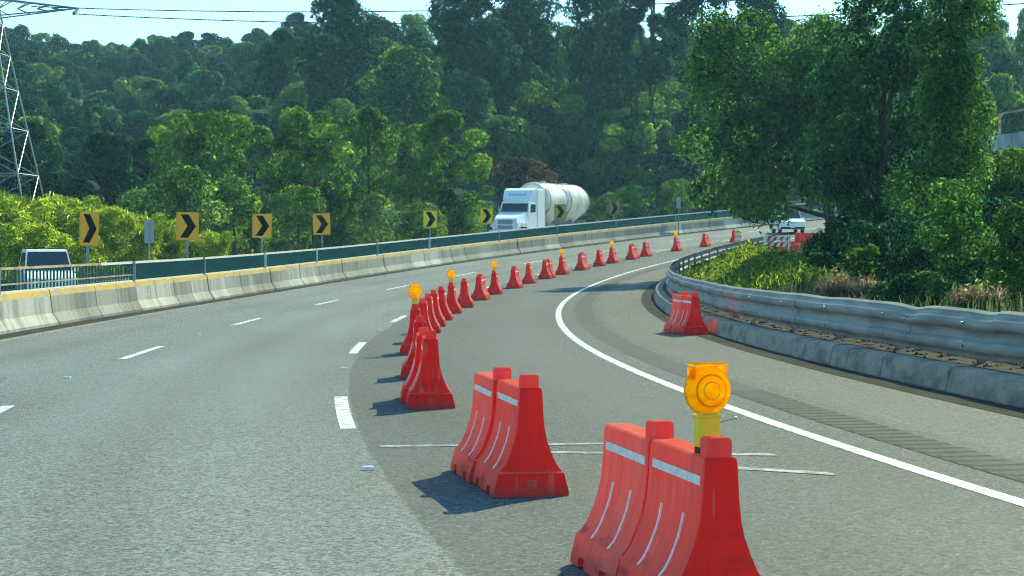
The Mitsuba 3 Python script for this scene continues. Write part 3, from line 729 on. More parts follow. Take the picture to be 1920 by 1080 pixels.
def dry_bush(px, d, rad, hgt, n, label, seed):
    rng = np.random.default_rng(seed)
    x, y = seen_at(px, d)
    k = rng.integers(0, 7, n)
    cx, cy = rng.normal(0, rad, 7), rng.normal(0, rad * .6, 7)
    P_ = np.stack([x + cx[k] + rng.normal(0, rad * .18, n), y + cy[k] + rng.normal(0, rad * .18, n), 0 * cx[k]], -1)
    P_[:, 2] = zg(P_[:, 0], P_[:, 1]) - .03
    key = numbered('dry_bush')
    ex = P_[rng.integers(0, n, n)] + rng.normal(0, .1, (n, 3)); ex[:, 2] = ex[:, 2] + hgt * rng.random(n) * rng.uniform(.3, 1.1, 7)[k]
    grass(key, label, P_, hgt, .016, STRAW, seed, .7, leaves(ex, rng.normal(0, 1, (n, 3)) + [0, 0, .6], .10, leaf_cols(n, STRAW, rng), rng, .3, .8, .3))
    labels[key] = {'label': label, 'category': 'bush'}
dry_bush(1580, 46, .16, .62, 800, 'dry straw brown bush behind the guardrail under the middle big tree', 45)
dry_bush(1622, 45, .12, .55, 500, 'second dry straw bush, just right of the first one behind the guardrail', 48)
dry_bush(1835, 37, .13, .42, 600, 'dry brown bush behind the guardrail near the right picture edge', 46)
# litter of dead leaves on the strip between kerb and guardrail
rl = np.random.default_rng(88)
n = 34000
s = 13 + 49 * rl.random(n) ** 1.4; u = 6.99 + 1.6 * rl.random(n) ** 1.6
p = W(s, u); p[:, 2] = zg(p[:, 0], p[:, 1]) + .012
nr = np.tile([0, 0, 1.0], (n, 1)) + rl.normal(0, .3, (n, 3))
v, f, nn, cc = leaves(p, nr, .06, leaf_cols(n, [(.03, .022, .018), (.07, .05, .038), (.13, .09, .07), (.24, .19, .16)], rl), rl, .6, .6, .5)
scene['leaf_litter'] = raw(v, f, nn, cc, 'litter_leaf')
tag('leaf_litter', 'brown dead leaves and stones on the strip between kerb and guardrail', 'leaf litter', kind='stuff')

# ---------------------------------------------------------------- red plastic barriers
BL, BH, BW = .95, .735, .52
half = [(.258, 0.0), (.258, .03), (.224, .158), (.214, .168), (.176, .215), (.143, .290), (.114, .37), (.097, .45), (.087, .56), (.080, .70), (.074, .727), (.062, BH)]
prof = np.array(half + [(-x, z) for x, z in half[::-1]])
def barrier_body():
    secs = [(-BL / 2, .009), (-BL / 2 + .008, 0), (BL / 2 - .008, 0), (BL / 2, .009)]
    m = len(prof); vs = []
    for y, ins in secs:
        q = prof.copy(); q[:, 0] *= (1 - ins / .26 * 1.6); q[:, 1] = np.where(q[:, 1] > BH * .5, q[:, 1] - ins, q[:, 1])
        vs.append(np.stack([q[:, 0], y + np.sign(y) * np.where(prof[:, 1] < .165, .022, 0) * (abs(y) > BL / 2 - .02), q[:, 1]], -1))
    v = np.vstack(vs); f = []
    for i in range(3):
        for j in range(m):
            k = (j + 1) % m
            f += [[i * m + j, (i + 1) * m + j, (i + 1) * m + k], [i * m + j, (i + 1) * m + k, i * m + k]]
    for a in range(m // 2 - 1):
        b, c, d = a + 1, m - 2 - a, m - 1 - a
        for tri in ((a, b, c), (a, c, d)):
            f += [list(tri), [3 * m + tri[0], 3 * m + tri[2], 3 * m + tri[1]]]
    me = trimesh.Trimesh(v, f, process=True); me.fix_normals()
    M = m3.Manifold(m3.Mesh(np.asarray(me.vertices, np.float32), np.asarray(me.faces, np.uint32)))
    cut = []
    for y in (-.24, .24):
        cut.append(m3.Manifold.cube((.8, .13, .11), True).translate((0, y, .0)))
    for c_ in cut: M = M - c_
    return M
def body_shape(b):
    bv, bf, bn = meshkit.arrays(barrier_body(), 22)
    buv = np.stack([np.abs(bn[:, 1]), bv[:, 2]], -1)
    return {'type': 'ply', 'filename': meshkit.write_ply((bv, bf), False, buv, None, normals=bn), 'face_normals': False, 'bsdf': ref(b)}
body_s = {b: body_shape(b) for b in ('red_plastic', 'red_plastic_faded', 'red_plastic_deep')}
knob_m = box(.118, .125, .10, (0, -.395, BH + .035), .012)
def red_shape(m, b):
    bv, bf, bn = meshkit.arrays(m, 28)
    return {'type': 'ply', 'filename': meshkit.write_ply((bv, bf), False, np.tile([.55, .6], (len(bv), 1)), None, normals=bn), 'face_normals': False, 'bsdf': ref(b)}
knob_s = {b: red_shape(knob_m, b) for b in body_s}
def strip_on_side(sx, y0, y1, z0, z1, off=.003):
    zs = np.linspace(z0, z1, 9)
    hx = np.interp(zs, [z for _, z in half], [x for x, _ in half]) + off
    v = []; 
    for z, x in zip(zs, hx): v += [(sx * x, y0, z), (sx * x, y1, z)]
    # a thin solid: outer and inner skin
    v2 = [(x - sx * .008, y, z) for x, y, z in v]
    n = len(zs); f = []
    for i in range(n - 1):
        a, b, c, d = 2 * i, 2 * i + 1, 2 * i + 3, 2 * i + 2
        f += [[a, b, c], [a, c, d], [2 * n + a, 2 * n + c, 2 * n + b], [2 * n + a, 2 * n + d, 2 * n + c], [a, d, 2 * n + d], [a, 2 * n + d, 2 * n + a], [b, 2 * n + c, c], [b, 2 * n + b, 2 * n + c]]
    m = trimesh.Trimesh(v + v2, f, process=False); m.fix_normals(); return m
band_s = {sx: ply(strip_on_side(sx, -.43, .40, .607, .650, .0025), 'white_strip') for sx in (-1, 1)}
rib_s = [ply(strip_on_side(sx, y - .011, y + .011, .17, .46, .010), 'white_strip', smooth=40) for sx in (-1, 1) for y in (-.22, .16)]
plate_s = red_shape(box(.07, .01, .06, (0, -BL / 2 - .023, .085), .002), 'red_plastic_faded')
foot_s = ply(box(.13, .05, .05, (.20, -BL / 2 - .0, .028), .01), 'red_plastic_faded')
bases = ['red_plastic', 'red_plastic_faded', 'red_plastic_deep']
def plastic_barrier(s, u, label, b='red_plastic', turn=0.0, group=None, detail=True, M=None):
    k = thing('plastic_barrier', label, 'barrier', group)
    M = place(s, u, .004, turn) if M is None else M
    part(k, 'body', at(body_s[b], M)); part(k, 'knob', at(knob_s[b], M))
    for sx in (-1, 1): part(k, 'reflective_band', at(band_s[sx], M))
    if detail:
        for r in rib_s: part(k, 'rib', at(r, M))
        part(k, 'end_plate', at(plate_s, M))
    return M

# (the shells are hollow polyethylene: some sunlight comes through them)
# the warning lamps that stand on some of them
def lens_mesh():
    prof_ = [(0.0001, .052), (.03, .051), (.06, .046), (.082, .036), (.094, .020), (.097, 0.0), (.094, -.020), (.082, -.036), (.06, -.046), (.03, -.051), (.0001, -.052)]
    m = lathe(prof_, 36)
    m.apply_transform(trimesh.transformations.rotation_matrix(math.pi / 2, [1, 0, 0]))
    return m
LZ = .290
_l = lens_mesh(); _l.apply_scale(1.13); _l.apply_translation((0, 0, LZ))
lens_s = ply(_l, 'lamp_lens', smooth=50)
ring_m = []
for rr_ in (.040, .072):
    t = trimesh.creation.torus(rr_, .0028, major_sections=28, minor_sections=6)
    for sy in (-1, 1):
        q_ = t.copy(); q_.apply_transform(trimesh.transformations.rotation_matrix(math.pi / 2, [1, 0, 0])); q_.apply_translation((0, sy * (.056 if rr_ < .05 else .047), LZ)); ring_m.append(q_)
rim = trimesh.creation.torus(.111, .006, major_sections=36, minor_sections=8); rim.apply_transform(trimesh.transformations.rotation_matrix(math.pi / 2, [1, 0, 0])); rim.apply_translation((0, 0, LZ))
for a_ in np.arange(15, 360, 30):      # small screws round the rim
    ring_m.append(trimesh.creation.icosphere(1, .005).apply_translation((.108 * math.cos(math.radians(a_)), -.012, LZ + .108 * math.sin(math.radians(a_)))))
ring_s = ply(cat(ring_m + [rim]), 'lamp_ring', smooth=40)
bulb_s = ply(cat([tube((0, 0, LZ - .08), (0, 0, LZ - .01), .012, 8), trimesh.creation.icosphere(2, .022).apply_translation((0, 0, LZ))]), 'lamp_amber', smooth=40)
hood_s = ply(cat([box(.165, .085, .012, (0, 0, LZ + .117), .003), box(.012, .07, .055, (-.078, 0, LZ + .078), .003), box(.012, .07, .055, (.078, 0, LZ + .078), .003)]), 'lamp_lens', smooth=30)
neck_s = ply(cat([lathe([(.0001, .165), (.045, .170), (.045, .176), (.038, .178), (.038, .182), (.046, .184), (.046, .19), (.0001, .19)], 20)]), 'lamp_ring', smooth=35)
case_s = ply(cat([box(.108, .085, .16, (0, 0, .105), .014), box(.118, .095, .02, (0, 0, .172), .006)]), 'yellow_case', smooth=30)
lampbase_s = ply(box(.096, .078, .035, (0, 0, .0155), .006), 'black_rubber', smooth=30)
bolt_s = ply(cat([tube((.05, 0, .14), (.135, -.01, .158), .0035, 6), trimesh.creation.icosphere(1, .009).apply_translation((.137, -.01, .159)), tube((.05, 0, .14), (.066, 0, .142), .008, 6)]), 'steel_pin', smooth=40)
def lamp(M, label, y=-.25, turn=0, x=0.0):
    k = thing('warning_lamp', label, 'warning lamp')
    L = M @ T().translate([x, y, BH - .003]).rotate([0, 0, 1], turn)
    for nme, sh in (('case', case_s), ('base', lampbase_s), ('neck', neck_s), ('lens', lens_s), ('lens_ring', ring_s), ('bulb', bulb_s), ('hood', hood_s), ('pin', bolt_s)):
        part(k, nme, at(sh, L))

UC = 1.12
M = plastic_barrier(10.22, 1.02, 'nearest red plastic barrier, carrying the large orange warning lamp', turn=2)
lamp(M, 'large orange warning lamp on a yellow case, nearest the camera', y=-.25, turn=8)
plastic_barrier(11.19, .98, 'red plastic barrier touching the rear of the nearest one with the lamp', 'red_plastic_faded', turn=2)
plastic_barrier(15.3, .95, 'front red barrier of the second pair from the camera', 'red_plastic', turn=2)
plastic_barrier(16.27, .89, 'rear red barrier of the second pair from the camera, touching the front one', 'red_plastic_faded', turn=2)
plastic_barrier(23.7, .94, 'red barrier at the front of the third pair, where the row begins to overlap', 'red_plastic_deep', turn=-2)
plastic_barrier(24.67, .92, 'red barrier behind the front one of the third pair, mostly hidden by it', 'red_plastic', turn=-2)
plastic_barrier(29.3, 1.04, 'red barrier whose left half shows just behind the third pair', 'red_plastic_deep', turn=-1)
M = plastic_barrier(36.3, 1.04, 'red barrier with the first orange lamp of the overlapping row', 'red_plastic_deep')
lamp(M, 'orange warning lamp second nearest to the camera, above the overlapping red barriers')
for s_, l_, b_ in ((41.0, 'red barrier just behind the one with the second nearest lamp', 'red_plastic'), (45.5, 'second red barrier behind the second nearest lamp', 'red_plastic_faded'), (49.3, 'third red barrier behind the second nearest lamp', 'red_plastic'), (53.4, 'red barrier just in front of the one with the third lamp', 'red_plastic_deep')):
    plastic_barrier(s_, UC, l_, b_)
M = plastic_barrier(58.4, UC, 'red barrier carrying the third orange lamp along the row', 'red_plastic')
lamp(M, 'orange warning lamp third along the row, left of the two lone red barriers')
far = [(63.3, 'first lone red barrier right of the third lamp', 0), (70.4, 'second lone red barrier right of the third lamp', 0), (76.6, 'red barrier carrying the fourth orange lamp', 1), (83.1, 'first red barrier beyond the fourth lamp', 0), (88.7, 'second red barrier beyond the fourth lamp', 0), (94.4, 'red barrier just before the one with the fifth lamp', 0),
       (99.6, 'red barrier carrying the fifth orange lamp, in the middle of the bend', 1), (104.9, 'lone red barrier just beyond the fifth lamp', 0), (110.3, 'left one of the close pair far along the bend', 0), (113.9, 'right one of the close pair far along the bend, with the sixth lamp', 1), (119.0, 'lone red barrier right of the close pair', 0), (123.4, 'red barrier above the near end of the guardrail bend', 0), (131.1, 'far red barrier with a lamp, just left of the grass mound', 1)]
NL = {76.6: 'fourth orange warning lamp along the row, small', 99.6: 'fifth orange warning lamp along the row, in the middle of the bend', 113.9: 'sixth orange warning lamp along the row, on the close pair', 131.1: 'farthest orange warning lamp, just left of the grass mound'}
for i, (s_, l_, w_) in enumerate(far):
    M = plastic_barrier(s_, UC + random.uniform(-.05, .08), l_, bases[i % 3], turn=random.uniform(-3, 3))
    if i in (0, 1, 3, 5, 7, 10): plastic_barrier(s_ + .97, UC, 'red barrier touching the rear of the ' + l_.replace('red barrier ', 'one ').replace(', in the middle of the bend', ''), bases[(i + 1) % 3])
    if w_: lamp(M, NL[s_])
plastic_barrier(137.6, 1.25, 'red barrier on the far road left of the traffic drum', 'red_plastic')
plastic_barrier(144.5, 1.3, 'red barrier on the far road seen just above the grass mound', 'red_plastic')
plastic_barrier(42.5, 6.27, 'front red barrier of the pair standing against the kerb and guardrail', 'red_plastic_deep', turn=6)
plastic_barrier(43.46, 6.17, 'rear red barrier of the pair standing against the kerb and guardrail', 'red_plastic_faded', turn=6)

# ---------------------------------------------------------------- concrete median barrier
UB = -8.30
jp = [(UB, -.02), (UB, .075), (UB - .02, .085), (UB - .16, .30), (UB - .215, .72), (UB - .455, .72), (UB - .51, .30), (UB - .65, .085), (UB - .67, .075), (UB - .67, -.02)]
cp = [(UB - .213, .716), (UB - .236, .862), (UB - .250, .876), (UB - .42, .876), (UB - .434, .862), (UB - .457, .716)]
s0 = 36.0
step = 2.55
while s0 < 205:
    L = step if s0 < 170 else step * 2
    k = thing('concrete_barrier', 'yellow capped concrete barrier segment of the median wall under the green fence', 'concrete barrier', 'concrete segments of the median wall')
    du = RNG.normal(0, .012)
    ss = np.linspace(s0 + .015, s0 + L - .015, 3)
    b_ = 'concrete_pale' if (s0 < 53 or RNG.random() < .35) else ('concrete_grey' if RNG.random() < .3 else 'concrete')
    part(k, 'body', ply(sweep(ss, [(a + du, b) for a, b in jp]), b_, smooth=20))
    part(k, 'painted_cap', ply(sweep(ss + [.002, 0, -.002], [(a + du, b) for a, b in cp]), 'yellow_cap', smooth=20))
    s0 += L

# ---------------------------------------------------------------- green slatted fence on the wall
fk = thing('median_fence', 'green slatted anti glare fence with a pale top rail, standing on the yellow capped wall', 'fence')
UF = UB - .335
def fbar(s0, s1, u, z0, z1, w, b, nm, st=3.0, lab=None):
    ss = np.linspace(s0, s1, max(2, int((s1 - s0) / st) + 1))
    part(fk, nm, ply(sweep(ss, [(u - w / 2, z0), (u + w / 2, z0), (u + w / 2, z1), (u - w / 2, z1)]), b, smooth=20), lab)
TOP = 1.46
fbar(36, 60, UF, TOP - .06, TOP, .06, 'fence_rust', 'top_rail', lab='rusty near end of the top rail')
s0 = 60.0
while s0 < 196:
    fbar(s0, s0 + 6.8 - .01, UF, TOP - .07, TOP, .07, 'fence_rail', 'top_rail'); s0 += 6.8
fbar(36, 196, UF, 1.05, 1.085, .04, 'fence_rust', 'lower_rail')
fbar(36, 196, UF, .88, .915, .08, 'fence_rail', 'bottom_rail')
slat_n = box(.045, .018, TOP - .06 - .915, (0, 0, (TOP - .06 + .915) / 2))
slat_m = box(.115, .018, TOP - .06 - .915, (0, 0, (TOP - .06 + .915) / 2))
rest = []; slat_ns, slat_ms = ply(slat_n, 'fence_green'), ply(slat_m, 'fence_green')
s0 = 40.0; i = 0
while s0 < 196:
    if i < 300:
        part(fk, 'slat', at((slat_ns if s0 < 64 else slat_ms), place(s0, UF, 0, 32 if s0 > 64 else 8)))
    else:
        mm = slat_m.copy(); mm.apply_transform(np.array(place(s0, UF, 0, 32).matrix)); rest.append(mm)
    s0 += .135 if s0 > 64 else .36; i += 1
part(fk, 'slat_row', ply(cat(rest), 'fence_green'), kind='stuff')
post_m = ply(box(.07, .05, TOP - .86, (0.0, 0, (TOP + .87) / 2)), 'fence_rail')
postd_m = ply(box(.06, .05, TOP - .86, (0.0, 0, (TOP + .87) / 2)), 'zinc_post')
for i, s0 in enumerate((49.0, 64.0, 74, 83.8, 92.8, 103.9, 113.7, 127.0, 138.0, 149.0, 160, 171)):
    part(fk, 'post', at(post_m if i in (3, 4, 6) else postd_m, place(s0, UF + .075, 0)))
# small amber lamps on the fence
sl = cat([tube((0, 0, TOP), (0, 0, TOP + .07), .02, 8), lathe([(.0001, TOP + .07), (.05, TOP + .07), (.055, TOP + .12), (.04, TOP + .17), (.0001, TOP + .18)], 14)])
for s0, l_ in ((82, 'small amber marker lamp on the fence rail below the third chevron sign'), (104.2, 'small amber marker lamp on the fence rail right of the fourth chevron sign'), (145.7, 'small amber marker lamp on the fence below the truck trailer')):
    k = numbered('marker_lamp'); scene[k] = at(ply(sl, 'lamp_amber', smooth=35), place(s0, UF, 0)); tag(k, l_, 'marker lamp')

# ---------------------------------------------------------------- chevron signs
from shapely.geometry import Polygon, box as sbox
SWD, SHT = .77, .96
def sign_panel():
    m = trimesh.creation.extrude_polygon(sbox(-SWD / 2 + .03, -SHT / 2 + .03, SWD / 2 - .03, SHT / 2 - .03).buffer(.03, 4), .008, engine='earcut')
    return m
def upright(m, z=0, y=0):
    m = m.copy(); m.apply_transform(trimesh.transformations.rotation_matrix(math.pi / 2, [1, 0, 0])); m.apply_translation((0, y, z)); return m
chev = Polygon([(-.25, .40), (.02, .40), (.29, 0), (.02, -.40), (-.25, -.40), (.0, 0)])
panel_m = upright(sign_panel()); chev_m = upright(trimesh.creation.extrude_polygon(chev, .003, engine='earcut'), y=-.008)
edge = sbox(-SWD / 2 + .03, -SHT / 2 + .03, SWD / 2 - .03, SHT / 2 - .03).buffer(.03, 4)
bord_m = upright(trimesh.creation.extrude_polygon(edge.buffer(-.012).difference(edge.buffer(-.026)), .002, engine='earcut'), y=-.008)
chev_s = ply(chev_m, 'black_paint')
def chevron(s, px_turn, zc, b, label, b_w=None):
    k = thing('chevron_sign', label, 'road sign')
    u = UF - .62
    p = W(s, u, 0)
    M = T().translate([float(p[0]), float(p[1]), float(p[2]) + zc]).rotate([0, 0, 1], px_turn).rotate([0, 1, 0], random.uniform(-1.8, 1.8)).rotate([1, 0, 0], random.uniform(-2, 2))
    part(k, 'panel', at(ply(panel_m, b), M)); part(k, 'chevron', at(chev_s, M))
    part(k, 'border', at(ply(bord_m, 'black_paint' if b != 'sign_orange' else 'sign_dull'), M))
    part(k, 'post', at(ply(box(.07, .05, zc + .40, (0, .036, -(zc + .40) / 2 + .42)), 'zinc_post'), M))
SG = [(61.4, 58, 2.42, 'sign_orange', 'leftmost orange chevron sign, seen at a slant in front of the bright grass bank'), (74.5, 4, 2.53, 'sign_orange', 'second orange chevron sign from the left, below the pale bush heap'), (86.2, 2, 2.5, 'sign_orange', 'third orange chevron sign from the left'),
      (96.4, 0, 2.48, 'sign_orange', 'fourth orange chevron sign from the left'), (116.2, -2, 2.40, 'sign_yellow', 'bright yellow chevron sign standing alone left of the truck'), (126.7, -8, 2.36, 'sign_yellow', 'yellow chevron sign right at the nose of the truck'),
      (140.4, -16, 2.28, 'sign_dull', 'dull yellow chevron sign in front of the truck trailer'), (150.4, -20, 2.25, 'sign_brown', 'brownish faded chevron sign right of the truck')]
for a in SG: chevron(*a)
def sign_back(px, py, d, w, h, label):
    k = thing('sign_back', label, 'road sign')
    x, y = seen_at(px, d); g = gz(x, y); z = height_at(py, d)
    M = T().translate([x, y, z]).rotate([0, 0, 1], 0)
    part(k, 'panel', at(ply(box(w, .012, h, (0, 0, 0)), 'sign_metal'), M))
    part(k, 'post', at(ply(box(.06, .05, z - g + h * .4, (0, -.032, -(z - g + h * .4) / 2 + h * .4)), 'zinc_post'), M))
sign_back(280, 434, 82, .36, .86, 'narrow grey sign back beyond the fence between the first two chevron signs')
sign_back(731, 405, 122, .38, .80, 'narrow grey sign back beyond the fence left of the lone yellow chevron sign')
sign_back(1272, 380, 160, .30, .8, 'pale post with a small grey plate at the far end of the fence')

# ---------------------------------------------------------------- guardrail
gk_ = thing('guardrail', 'long grey three ridged steel guardrail along the right verge, its top edge bent and wavy', 'guardrail')
UR = 7.12
# beam section: (offset towards the road, height)
bp = []
z0_, hgt_ = .36, .52
for i in range(37):
    t = i / 36
    bp.append((.036 * math.copysign(abs(math.cos(t * 4 * math.pi)) ** .5, math.cos(t * 4 * math.pi)), z0_ + hgt_ * t))
bp.append((.088, z0_ + hgt_ + .028))
s0 = 12.0
def dent(s):
    return .035 * np.exp(-((s - 27.2) / .5) ** 2) + .02 * np.exp(-((s - 24.0) / .35) ** 2) + .015 * np.exp(-((s - 33.0) / .8) ** 2)
while s0 < 128:
    L = 3.81
    ss = np.linspace(s0, s0 + L + .12, 17 if s0 < 60 else 7)
    jz = RNG.normal(0, .006); ju = RNG.normal(0, .004)
    vs = []
    for off, z in bp + [(o + .004, z) for o, z in bp[::-1]]:
        t = (z - z0_) / hgt_
        wave = .003 * np.sin(ss * 1.3) + .002 * np.sin(ss * 2.7)
        vs.append(W(ss, UR + off * -1 * -1 - .003 * (len(vs) % 1) + ju + (.9 * dent(ss) * (t > .75)) + wave * .5, z + jz + wave * t - dent(ss) * t * 1.0 + (ss - s0 > L) * .0))
    V = np.stack(vs, 1)
    m_ = V.shape[1]; n_ = len(ss)
    i_, j_ = np.meshgrid(np.arange(n_ - 1), np.arange(m_), indexing='ij'); j2 = (j_ + 1) % m_
    q = np.stack([i_ * m_ + j_, i_ * m_ + j2, (i_ + 1) * m_ + j2, (i_ + 1) * m_ + j_], -1).reshape(-1, 4)
    mm = trimesh.Trimesh(V.reshape(-1, 3), np.vstack([q[:, [0, 1, 2]], q[:, [0, 2, 3]]]), process=False)
    part(gk_, 'rail_panel', ply(mm, 'zinc', smooth=45))
    s0 += L
gpost = ply(cat([box(.08, .006, 1.2, (.06, -.04, .28)), box(.08, .006, 1.2, (.06, .04, .28)), box(.006, .08, 1.2, (.06, 0, .28))]), 'zinc_post')
gblock = ply(box(.10, .08, .40, (-.02 + .01, 0, .62), .01), 'zinc_post')
refl = ply(box(.012, .06, .10, (-.052, 0, .0), .002), 'reflector')
bolt = ply(tube((-.03, 0, 0), (-.062, 0, 0), .018, 8), 'steel_pin')
s0 = 13.2; i = 0
while s0 < 128:
    part(gk_, 'post', at(gpost, place(s0, UR + .12, 0)))
    if s0 < 70:
        part(gk_, 'spacer_block', at(gblock, place(s0, UR + .11, 0)))
        for z in (.49, .75): part(gk_, 'bolt', at(bolt, place(s0, UR, z)))
        part(gk_, 'reflector', at(refl, place(s0 + .15, UR + .035, .75 if i % 3 else .49)))
    s0 += 3.81; i += 1
# a yellow bracket lying on the litter strip
k = thing('yellow_bracket', 'small yellow bracket left on the dead leaves below the guardrail', 'bracket')
p = W(21.6, 7.05, 0)
zz = gz(p[0], p[1])
M = T().translate([float(p[0]), float(p[1]), zz]).rotate([0, 0, 1], -5)
part(k, 'top_bar', at(ply(box(.21, .05, .018, (0, 0, .125), .004), 'yellow_cap'), M))
for sx in (-1, 1): part(k, 'leg', at(ply(box(.035, .05, .13, (sx * .055, 0, .058), .004), 'yellow_cap'), M))

# ---------------------------------------------------------------- vehicles
def wheel_mesh(r, w):
    m = lathe([(.0001, -w / 2), (r * .8, -w / 2), (r * .97, -w * .42), (r, -w * .3), (r, w * .3), (r * .97, w * .42), (r * .8, w / 2), (.0001, w / 2)], 24)
    m.apply_transform(trimesh.transformations.rotation_matrix(math.pi / 2, [0, 1, 0])); return m
def rim_mesh(r, w):
    m = lathe([(.0001, -w / 2), (r * .5, -w / 2), (r * .62, -w * .56), (r * .62, w * .56), (r * .5, w / 2), (.0001, w / 2)], 20)
    m.apply_transform(trimesh.transformations.rotation_matrix(math.pi / 2, [0, 1, 0])); return m

def car(key, M, length=4.6, width=1.82, H=1.74, cab0=-.55, pick=False):
    """local y: forwards, x: right"""
    hl, hw = length / 2, width / 2
    P = lambda n, m, b, sm=30: part(key, n, at(ply(m, b, smooth=sm), M))
    side = [(-hl, .42), (-hl + .05, .30), (hl - .12, .28), (hl, .45), (hl - .02, .78), (hl - .25, .92), (.95, 1.02), (-hl + .06, 1.04), (-hl, .9)]
    pts = []
    for y, z in side:
        for x in (-1, 1):
            pts.append((x * hw * (.97 if z < .5 else 1.0 if z < .9 else .95), y, z))
    body = hull(pts)
    Mb = m3.Manifold(m3.Mesh(np.asarray(body.vertices, np.float32), np.asarray(body.faces, np.uint32)))
    for y in (hl - .85, -hl + .85):
        c_ = m3.Manifold.cylinder(3, .40, .40, 24, True).rotate((0, 90, 0)).translate((0, y, .34)); 
        inner = m3.Manifold.cube((width - .5, 2, 2), True).translate((0, y, .3))
        Mb = Mb - (c_ - inner)
    P('body', Mb, 'car_white')
    rear = -hl + (.18 if not pick else 1.75)
    cab = hull([(x * hw * w_, y, z) for x in (-1, 1) for y, z, w_ in ((.98, 1.0, .93), (rear, 1.0, .93), (.22, H - .05, .80), (.05, H, .76), (rear + .3, H, .76), (rear + .16, H - .08, .8))])
    P('cabin', cab, 'car_white')
    # windows lie just proud of the cabin
    ws = hull([(x * hw * w_, y, z) for x in (-1, 1) for y, z, w_ in ((.93 + .012, 1.06, .86), (.93 - .03, 1.06, .86), (.27 + .012, H - .09, .75), (.27 - .03, H - .09, .75))]); P('windscreen', ws, 'car_glass')
    for sx in (-1, 1):
        for y0, y1, t0, t1 in ((.80, -.05, .22, -.05), (-.13, rear + .5, -.13, rear + .55)):
            w_ = hull([(sx * (hw * w_ + o), y, z) for o in (.006, -.03) for y, z, w_ in ((y0, 1.08, .925), (y1, 1.08, .925), (t0, H - .12, .815), (t1, H - .12, .815))])
            P('side_window', w_, 'car_glass')
        P('headlight', box(.38, .06, .14, (sx * (hw - .26), hl - .05, .70), .02), 'lamp_glass')
        P('mirror', box(.16, .10, .14, (sx * (hw + .08), .72, 1.08), .03), 'car_white')
        P('tail_light', box(.12, .05, .34, (sx * (hw - .10), -hl - .005, .86), .015), 'tail_red')
        for y in (hl - .85, -hl + .85):
            w_ = wheel_mesh(.34, .22); w_.apply_translation((sx * (hw - .13), y, .34)); kk = P('wheel', w_, 'tyre')
            r_2 = rim_mesh(.34, .225); r_2.apply_translation((sx * (hw - .13), y, .34)); part(kk, 'rim', at(ply(r_2, 'chrome', smooth=30), M))
    P('grille', box(.80, .05, .16, (0, hl - .04, .66), .01), 'car_trim')
    P('bumper', box(width * .9, .10, .16, (0, hl - .06, .38), .03), 'car_trim')
    P('number_plate', box(.34, .012, .14, (0, hl + .004, .44)), 'white_paint')
k = thing('parked_suv', 'white car on the opposite carriageway behind the green slats at the far left', 'car')
labels.pop(k); k = 'white_car'; labels[k] = {'label': 'white car seen over and through the green slats at the far left', 'category': 'car'}
sV, uV = 78.0, -15.3
Mv = place(sV, uV, -.02, 180 + 22)
car('white_car', Mv, H=1.80)

# the tank truck
k = thing('tank_truck', 'white long nosed truck pulling a pale double tank trailer', 'truck')
Mt = place(153.4, -16.6, -.02, 180 + 6)
def PT(n, m, b, sm=30, lab=None): return part('tank_truck', n, at(ply(m, b, smooth=sm), Mt), lab)
# local: y forwards. front bumper at y = 6.9
PT('hood', hull([(x * w_, y, z) for x in (-1, 1) for y, z, w_ in ((6.75, .75, .95), (6.82, 1.1, .90), (6.7, 1.52, .80), (6.3, 1.72, .82), (4.75, 2.02, .98), (4.75, .75, 1.05))]), 'car_white')
PT('cab', hull([(x * w_, y, z) for x in (-1, 1) for y, z, w_ in ((4.85, .75, 1.10), (4.85, 1.98, 1.08), (4.42, 2.66, 1.02), (4.3, 2.72, 1.02), (3.1, .75, 1.15), (3.1, 2.72, 1.10))]), 'car_white')
PT('sleeper', box(2.36, 1.7, 2.9, (0, 2.28, 2.2), .08), 'car_white')
PT('roof_fairing', hull([(x * w_, y, z) for x in (-1, 1) for y, z, w_ in ((4.25, 2.70, 1.0), (4.32, 2.95, 1.0), (3.8, 3.50, 1.08), (3.2, 3.68, 1.12), (1.45, 3.72, 1.17), (1.45, 2.70, 1.17))]), 'car_white')
PT('windscreen', hull([(x * w_, y, z) for x in (-1, 1) for y, z, w_ in ((4.85 + .012, 2.02, .98), (4.80, 2.02, .98), (4.46 + .014, 2.60, .92), (4.40, 2.6, .92))]), 'car_glass')
PT('sun_visor', hull([(x * 1.0, y, z) for x in (-1, 1) for y, z in ((4.47, 2.63), (4.72, 2.60), (4.72, 2.64), (4.40, 2.72))]), 'car_white')
